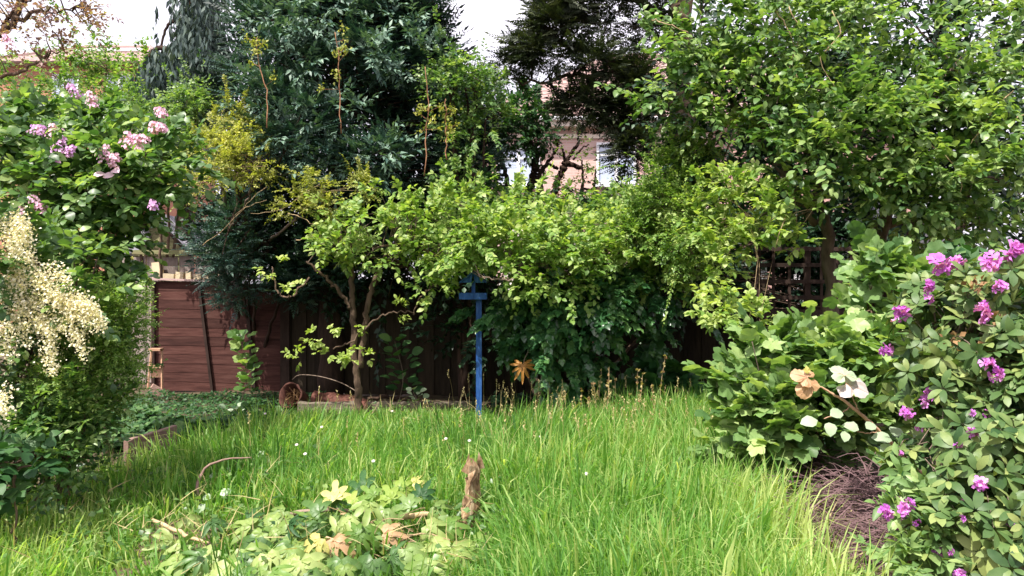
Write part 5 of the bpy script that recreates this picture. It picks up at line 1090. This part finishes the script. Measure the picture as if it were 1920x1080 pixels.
    # withered brown trusses
    for (x, y) in ((1870, 600), (1880, 640), (1830, 530), (1900, 690), (1790, 640), (1850, 655)):
        n = 26; c = P(x, y, 3.6); p = c + rng.normal(size=(n, 3)) * .022
        v, tr_, ti = spread(TS, p - org, frames(rand_unit(n), rand_unit(n)), rng.uniform(.02, .045, n), np.clip(rng.normal(.4, .2, n), 0, 1)); link('withered_truss', make_mesh('withered_truss', v, tr_, M['deadb'], ti), t, kind='stuff')
rhododendron()
broad('low_green_plant', 'leafy green stems with long leaves below the rhododendron at the bottom right', [(1715, 950, 3.5, 20, 40, .12, .8), (1720, 1010, 3.4, 30, 40, .12, 1), (1700, 1060, 3.3, 25, 25, .1, .7)], 'pale', gx(1690, 3.6), 'plant', T=T_oval(w=.2), size=.085, L=.14, per=4, nleaf=7, nclump=8, clump=.07, nparts=200, tint=(.4, .2), trad=[.008, .006, .003])

# ================================================================== SMALL FOREGROUND THINGS
def brushwood():
    t_loc = (2.15, 4.8, 0); g = Geo()
    for k in range(1300):
        y = rng.uniform(3.9, 5.9); x = rng.normal(1.98 + .12 * (y - 4.5), .27); z = abs(rng.normal()) * .10 + .05 + .2 * math.exp(-((x - 2.3) / .3) ** 2); a = rng.normal() * .9 + (0.6 if rng.random() < .6 else 2.2); L = rng.uniform(.15, .5)
        p = np.array([x, y, z]); dv = np.array([math.cos(a), math.sin(a), rng.normal() * .22]) * L
        g.tube(spline([p, p + dv * .5 + rng.normal(size=3) * .035 + [0, 0, .03], p + dv], 5), [.0035, .0015], n=3, cap=False)
    g.build('brushwood', M['brush'], None, origin=np.array(t_loc), kind='stuff', label='heap of dead pinkish brown twigs between the grass and rhododendron', cat='twigs')
brushwood()
def straw():
    g = Geo(); n = 420; py = rng.uniform(4.0, 5.4, n); px = 1.2 + (py - 4) * .3 + rng.uniform(0, .6, n)
    pos = np.column_stack([px, py, rng.uniform(.0, .12, n)]); dr = rng.normal(size=(n, 3)) * [1, .8, .35] + [.2, 0, .25]
    v, t, ti = spread((TBL[0] * [.35, 1, 1], TBL[1]), pos, frames(dr, rand_unit(n) + [0, -.4, .8]), rng.uniform(.15, .4, n), np.clip(rng.normal(.5, .2, n), 0, 1))
    n = 2600; px = rng.uniform(-4.2, 2.3, n); py = rng.uniform(3.9, 9.1, n); kk = inpoly(px, py, LAWN); px, py = px[kk], py[kk]; n = len(px)
    pos = np.column_stack([px, py, rng.uniform(.05, .22, n)]); dr = rng.normal(size=(n, 3)) * [.5, .5, .4] + [0, 0, .5]
    v2, t2_, ti2 = spread((TBL[0] * [.22, 1, 1], TBL[1]), pos, frames(dr, rand_unit(n) + [0, -.4, .8]), rng.uniform(.08, .24, n), np.clip(rng.normal(.5, .25, n), 0, 1))
    t = np.concatenate([t, t2_ + len(v)]); v = np.concatenate([v, v2]); ti = np.concatenate([ti, ti2])
    link('dry_grass', make_mesh('dry_grass', v, t, M['grasst'], ti), kind='stuff', label='yellow withered grass blades thickest at the lower right edge of the lawn', cat='grass')
straw()
def dead_stalk(x, ytop, d, h, lab, lean=0.0):
    top = P(x, ytop, d); base = np.array([top[0] - lean, d, 0]); t = thing('dead_stalk', lab, 'dead stalk', base, 'dead flower stalks in the grass')
    sp = spline([base, (base + top) / 2 + np.array([rng.normal() * .03, 0, 0]), top], 10, .003); Geo().tube(sp, [.005, .002], n=4).build('stem', M['twig_tan'], t)
    for k in range(rng.integers(9, 16)):
        s = rng.uniform(.45, 1); p = np.array([np.interp(s, np.linspace(0, 1, len(sp)), sp[:, q]) for q in range(3)]); dr = nrm(np.array([rng.normal(), rng.normal(), .9])); sz = rng.uniform(.025, .045)
        Geo().add((TR[0] * sz) @ frames(dr[None], rand_unit(1))[0].T + p, TR[1], .5).add((TR[0] * sz) @ frames(dr[None], rand_unit(1))[0].T + p, TR[1], .7).build('seed_pod', M['grasst'] if k % 5 else M['deadb'], t)
L_ = 'dry brown flower stalk with seed pods standing in the tall grass'
ORD = ['leftmost', 'second from the left', 'third from the left', 'fourth from the left', 'fifth from the left', 'sixth from the left', 'seventh from the left', 'seventh from the right', 'sixth from the right', 'fifth from the right', 'fourth from the right', 'third from the right', 'second from the right', 'rightmost']
for (x, y, ln), od in zip(sorted(((1090, 728, 0), (1103, 745, .02), (1128, 690, -.02), (1142, 688, .08), (1152, 708, .02), (1112, 715, 0), (1180, 735, 0), (1205, 700, .04), (1222, 720, -.03), (1247, 668, -.03), (1258, 750, 0), (1195, 690, .02), (1165, 745, .03), (1232, 745, .02))), ORD):
    dead_stalk(x, y, rng.uniform(7.6, 8.2), 0, 'dry stalk with seed pods, %s of the grass row' % od, ln)
# seeding stems that rise through the conifer
for (pts, lab) in (([(795, 330), (800, 250), (803, 190), (797, 125)], 'tall reddish vine stem with yellow tufts in front of the conifer, the thickest'), ([(838, 300), (835, 240), (836, 185)], 'shorter twiggy vine stem with yellow tufts right of the thickest one'),
                   ([(640, 250), (637, 180), (636, 110), (628, 60)], 'thin dry vine stem rising up the middle of the conifer'), ([(500, 240), (500, 170), (485, 120), (482, 70)], 'orange vine stem on the left side of the conifer')):
    d = 8.9; sp = spline([P(x, y, d) for x, y in pts], 14, .01); t = thing('climbing_vine', lab, 'vine', sp[0])
    Geo().tube(sp, [.008, .004], n=5, wob=.1).build('stem', M['vinered'], t, smooth=True)
    A = sp[5:]; tips = A[rng.integers(0, len(A), 9)] + rng.normal(size=(9, 3)) * [.09, .05, .08]
    for q in tips:
        a_ = A[np.argmin(np.linalg.norm(A - q, axis=1))]; Geo().tube([a_ - [0, 0, .04], q], .003, n=4).build('side_twig', M['vinered'], t)
        n = 14; pos = q + rng.normal(size=(n, 3)) * .028
        v, tr, ti = spread(TS, pos - sp[0], frames(rand_unit(n), rand_unit(n) + [0, -.5, .6]), rng.uniform(.03, .055, n), np.clip(rng.normal(.5, .2, n), 0, 1)); link('leaf_tuft', make_mesh('leaf_tuft', v, tr, M['gold'], ti), t, kind='stuff')
# daisies
for (x, y, lab) in ((556, 848, 'below the left sleeper, the middle of three'), (603, 813, 'nearest the forked trunk'), (497, 787, 'farthest left at the edge of the bed'), (735, 782, 'beside the dark sapling'), (1010, 832, 'right of the blue post'),
                    (836, 836, 'left of the blue post'), (572, 866, 'lowest of three above the cut heap'), (880, 840, 'just in front of the blue post'), (1100, 905, 'alone on the right of the lawn'), (700, 880, 'just behind the cut leaf heap')):
    z = .33; c = G(x, y, z); t = thing('daisy', 'tiny white daisy in the grass ' + lab, 'daisy', (c[0], c[1], 0), 'white daisies in the grass')
    Geo().tube([(c[0], c[1], 0), (c[0], c[1], z + .06)], .002, n=3).build('stem', M['bright'], t)
    g = Geo(); 
    for k in range(8): g.add((TR[0] * .015) @ (rotz(k * math.pi / 4)).T @ rotx(.6).T + c + [0, 0, .06], TR[1], .8)
    g.build('flower_head', M['blush'], t)

# heap of cut branches
def cut_heap():
    def stick(pts, rad, lab, mat='bark_grey', leaves=(), nm='cut_branch', z0=0):
        pts = np.array(pts); base = pts.mean(0); base[2] = max(0, pts[:, 2].min() - .02); t = thing(nm, lab, 'branch', base)
        Geo().tube(spline(pts, 12, .004), rad, n=7, wob=.08).build('stick', M[mat], t, smooth=True)
        return t
    def lf(t, x, y, d, s, yaw, T, mat, pitch=.75, roll=0.0, tint=None, lab=None, nm='leaf'):
        h_ = .09 + .13 * math.exp(-((x - 690) / 190) ** 2 - ((y - 945) / 60) ** 2) + .08 * rng.random(); c = G(x, y, h_); s = s * 1.18; rt = rotz(0) @ rotx(pitch) @ roty(roll) @ rotz(yaw); v = T[0].copy() * s; r2 = (v[:, 0] ** 2 + v[:, 1] ** 2) / s; v[:, 2] += -.18 * r2 + rng.normal(size=len(v)) * s * .02
        o = Geo().add(v @ rt.T + c, T[1], rng.uniform(.3, .8) if tint is None else tint).build(nm, M[mat], t, smooth=True)
        if lab: o['label'] = lab
        return o
    F7 = T_fingers(7, 215, .105); F8 = T_fingers(8, 240, .09); F5 = T_fingers(5, 165, .125)
    t1 = stick([P(285, 975, 4.75), P(330, 995, 4.7), P(372, 1012, 4.65), P(480, 1060, 4.55)], [.012, .014, .012, .008], 'broken brown stick at the left end of the cut leaf heap', 'twig_tan')
    t2 = stick([P(400, 990, 4.9), P(470, 975, 4.9), P(560, 962, 4.95), P(650, 955, 5.0), P(720, 962, 5.0)], [.012, .014, .016, .014, .012], 'long cut branch with big leaves lying across the middle of the heap')
    t3 = stick([P(640, 965, 4.85), P(700, 978, 4.8), P(760, 968, 4.85), P(830, 962, 4.9)], [.014, .018, .02, .016], 'thick tan cut branch on the right half of the heap', 'twig_tan')
    t4 = stick([P(375, 950, 5.3), P(370, 915, 5.35), P(385, 880, 5.4), P(420, 862, 5.4), P(470, 858, 5.4)], [.010, .012, .010, .007, .004], 'curved brown stem with silvery leaves arching above the left of the heap', 'plank')
    t5 = stick([P(690, 1070, 4.4), P(720, 1030, 4.4), P(770, 1005, 4.4), P(830, 1005, 4.4), P(880, 1040, 4.35)], [.006, .006, .005, .004], 'pale looping stalk at the bottom right of the heap carrying a fingered leaf', 'twig_tan')
    t6 = stick([P(590, 1000, 4.7), P(640, 980, 4.7), P(700, 985, 4.75)], [.010, .009, .007], 'short cut branch with yellowing lobed leaves in the heap centre')
    for x, y, s, a, p_ in ((350, 1020, .17, 2.1, .5), (400, 1035, .20, 2.7, .6), (430, 1060, .20, 3.0, .7), (460, 1030, .18, -2.6, .6), (340, 1050, .16, 1.8, .5), (500, 1070, .15, 2.2, .6), (385, 1070, .16, 2.6, .7)): lf(t1, x, y, 4.55, s, a, F5, 'cut', p_)
    for x, y, s, a, p_ in ((555, 985, .19, 2.6, .7), (590, 990, .20, -2.3, .75), (520, 975, .15, 1.9, .6), (490, 1000, .16, 2.4, .6), (540, 1030, .16, 3.0, .8), (470, 985, .13, 1.2, .6), (615, 1030, .14, 2.9, .8), (560, 1055, .15, 2.2, .7), (500, 1040, .15, -2.8, .7)): lf(t2, x, y, 4.75, s, a, F5 if s < .18 else F7, 'cut', p_)
    for x, y, s, a, p_, m_ in ((630, 935, .15, .3, .9, 'yell'), (660, 945, .12, -.8, .9, 'lime'), (750, 915, .14, -.8, .8, 'lime'), (735, 935, .14, .6, .8, 'lime'), (775, 905, .10, -1.3, .8, 'yell'), (815, 950, .13, -2.2, .8, 'cut'), (800, 985, .14, -2.0, .7, 'cut'), (700, 930, .12, .9, .9, 'bright'), (840, 985, .12, -1.4, .7, 'bright'), (680, 920, .16, .2, 1.0, 'deep'), (790, 930, .12, -.3, 1, 'deep'), (720, 955, .13, 2.8, .8, 'mid')): lf(t3, x, y, 4.9, s, a, F5, m_, p_)
    for x, y, s, a, p_, m_, lb in ((625, 1010, .17, -2.9, .9, 'peach', 'peach brown withered leaf'), (650, 1000, .15, -1.8, .8, 'lime', None), (600, 1010, .12, 2.4, .8, 'yell', 'yellow leaf'), (690, 1005, .13, -2.2, .8, 'cut', None), (665, 1030, .13, 2.9, .9, 'mid', None), (720, 1000, .12, -1.5, .8, 'peach', None)): lf(t6, x, y, 4.65, s, a, F5, m_, p_, lab=lb)
    for x, y, s, a in ((405, 895, .06, 1), (420, 888, .06, -.6), (395, 935, .06, 1.2), (412, 928, .07, -1), (385, 945, .06, 2.4), (475, 860, .07, -1.6), (485, 856, .06, -.4), (430, 852, .05, .3), (425, 905, .05, -2)): lf(t4, x, y, 5.3, s, a, TOW, 'whitish', .9)
    lf(t5, 845, 1030, 4.3, .24, 3.0, F8, 'cut', .95, tint=.75, lab='large fingered pale green leaf'); lf(t5, 800, 1060, 4.25, .15, 2.2, F5, 'cut', .9)
    lf(t5, 890, 1015, 4.4, .15, -1.9, F5, 'cut', .7)
    for x, y, s, a, p_ in ((480, 1010, .16, 2.9, .8), (600, 960, .16, 1.0, .8), (640, 1050, .16, 3.1, .9), (700, 1050, .15, 2.8, .9), (760, 1030, .15, -2.6, .9), (580, 1070, .16, 2.9, .9), (770, 950, .15, .8, .8), (530, 1000, .15, -2, .8)):
        lf(t2, x, y, 4.85, s, a, F5, 'mid', p_, nm='leaf')
    for k in range(40):
        x = rng.uniform(320, 900); y = rng.uniform(935, 1085)
        if y < 960 and x < 470: continue
        th = [t2, t2, t3, t6][k % 4] if x > 430 else t1
        lf(th, x, y, 0, rng.uniform(.09, .17), rng.uniform(1.5, 4.8), [F5, F7, F5, F8][k % 4], ['cut', 'mid', 'cut', 'deep', 'bright', 'cut', 'mid', 'bright'][k % 8] if rng.random() > .04 else 'deadb', rng.uniform(.3, 1.25), rng.normal() * .5)
    # curl of bark standing up on the right
    t = thing('bark_curl', 'upright curled strip of brown and pale peeling bark at the right of the heap', 'bark', (P(878, 0, 5.0)[0], 5.0, 0)); c0 = P(868, 1000, 5.0); c1 = P(893, 868, 5.0)
    for k in range(3):
        g = Geo(); m_ = 12; n2 = 7; v = []
        for i in range(m_):
            s = i / (m_ - 1); c = c0 * (1 - s) + c1 * s + np.array([.02 * math.sin(4 * s), 0, 0]); wd = .065 * (1 - .55 * s ** 2) * (1 - .22 * k)
            for j in range(n2):
                a = -1.7 + 3.4 * j / (n2 - 1) + .5 * k + .5 * s; v.append(c + np.array([math.sin(a) * wd, -math.cos(a) * wd * .6 - .012 * k, rng.normal() * .012]) + rng.normal(size=3) * .004)
        tr = []
        for i in range(m_ - 1):
            for j in range(n2 - 1): x = i * n2 + j; tr += [(x, x + 1, x + n2 + 1), (x, x + n2 + 1, x + n2)]
        g.add(v, tr).build('bark_strip', M['barkbit'], t)
    for k in range(14):
        s = rng.random(); c = c0 * (1 - s) + c1 * s + rng.normal(size=3) * [.03, .02, .01]; c[1] -= .06
        Geo().add((TBL[0] * .12 * [3, 1, 1]) @ frames(np.array([[rng.normal() * .4, -.2, 1 if k % 2 else -1.]]), np.array([[rng.normal() * .4, -1, 0]]))[0].T + c, TBL[1], rng.random()).build('bark_flake', M['barkbit'], t)
    # tangle of pale stalks
    g = Geo()
    for k in range(45):
        p = P(rng.uniform(690, 790), rng.uniform(1010, 1085), 4.35) + rng.normal(size=3) * .04; p[2] = max(.03, p[2]); q = p + rng.normal(size=3) * [.12, .08, .06] 
        g.tube(spline([p, (p + q) / 2 + rng.normal(size=3) * .06, q], 6), .0025, n=3, cap=False)
    g.build('stalk_tangle', M['twig_tan'], None, origin=P(740, 1070, 4.35), kind='stuff', label='tangle of thin pale stalks at the bottom of the cut leaf heap', cat='stalks')
cut_heap()
print('objects', len(bpy.data.objects), 'tris', sum(len(m.polygons) for m in bpy.data.meshes))
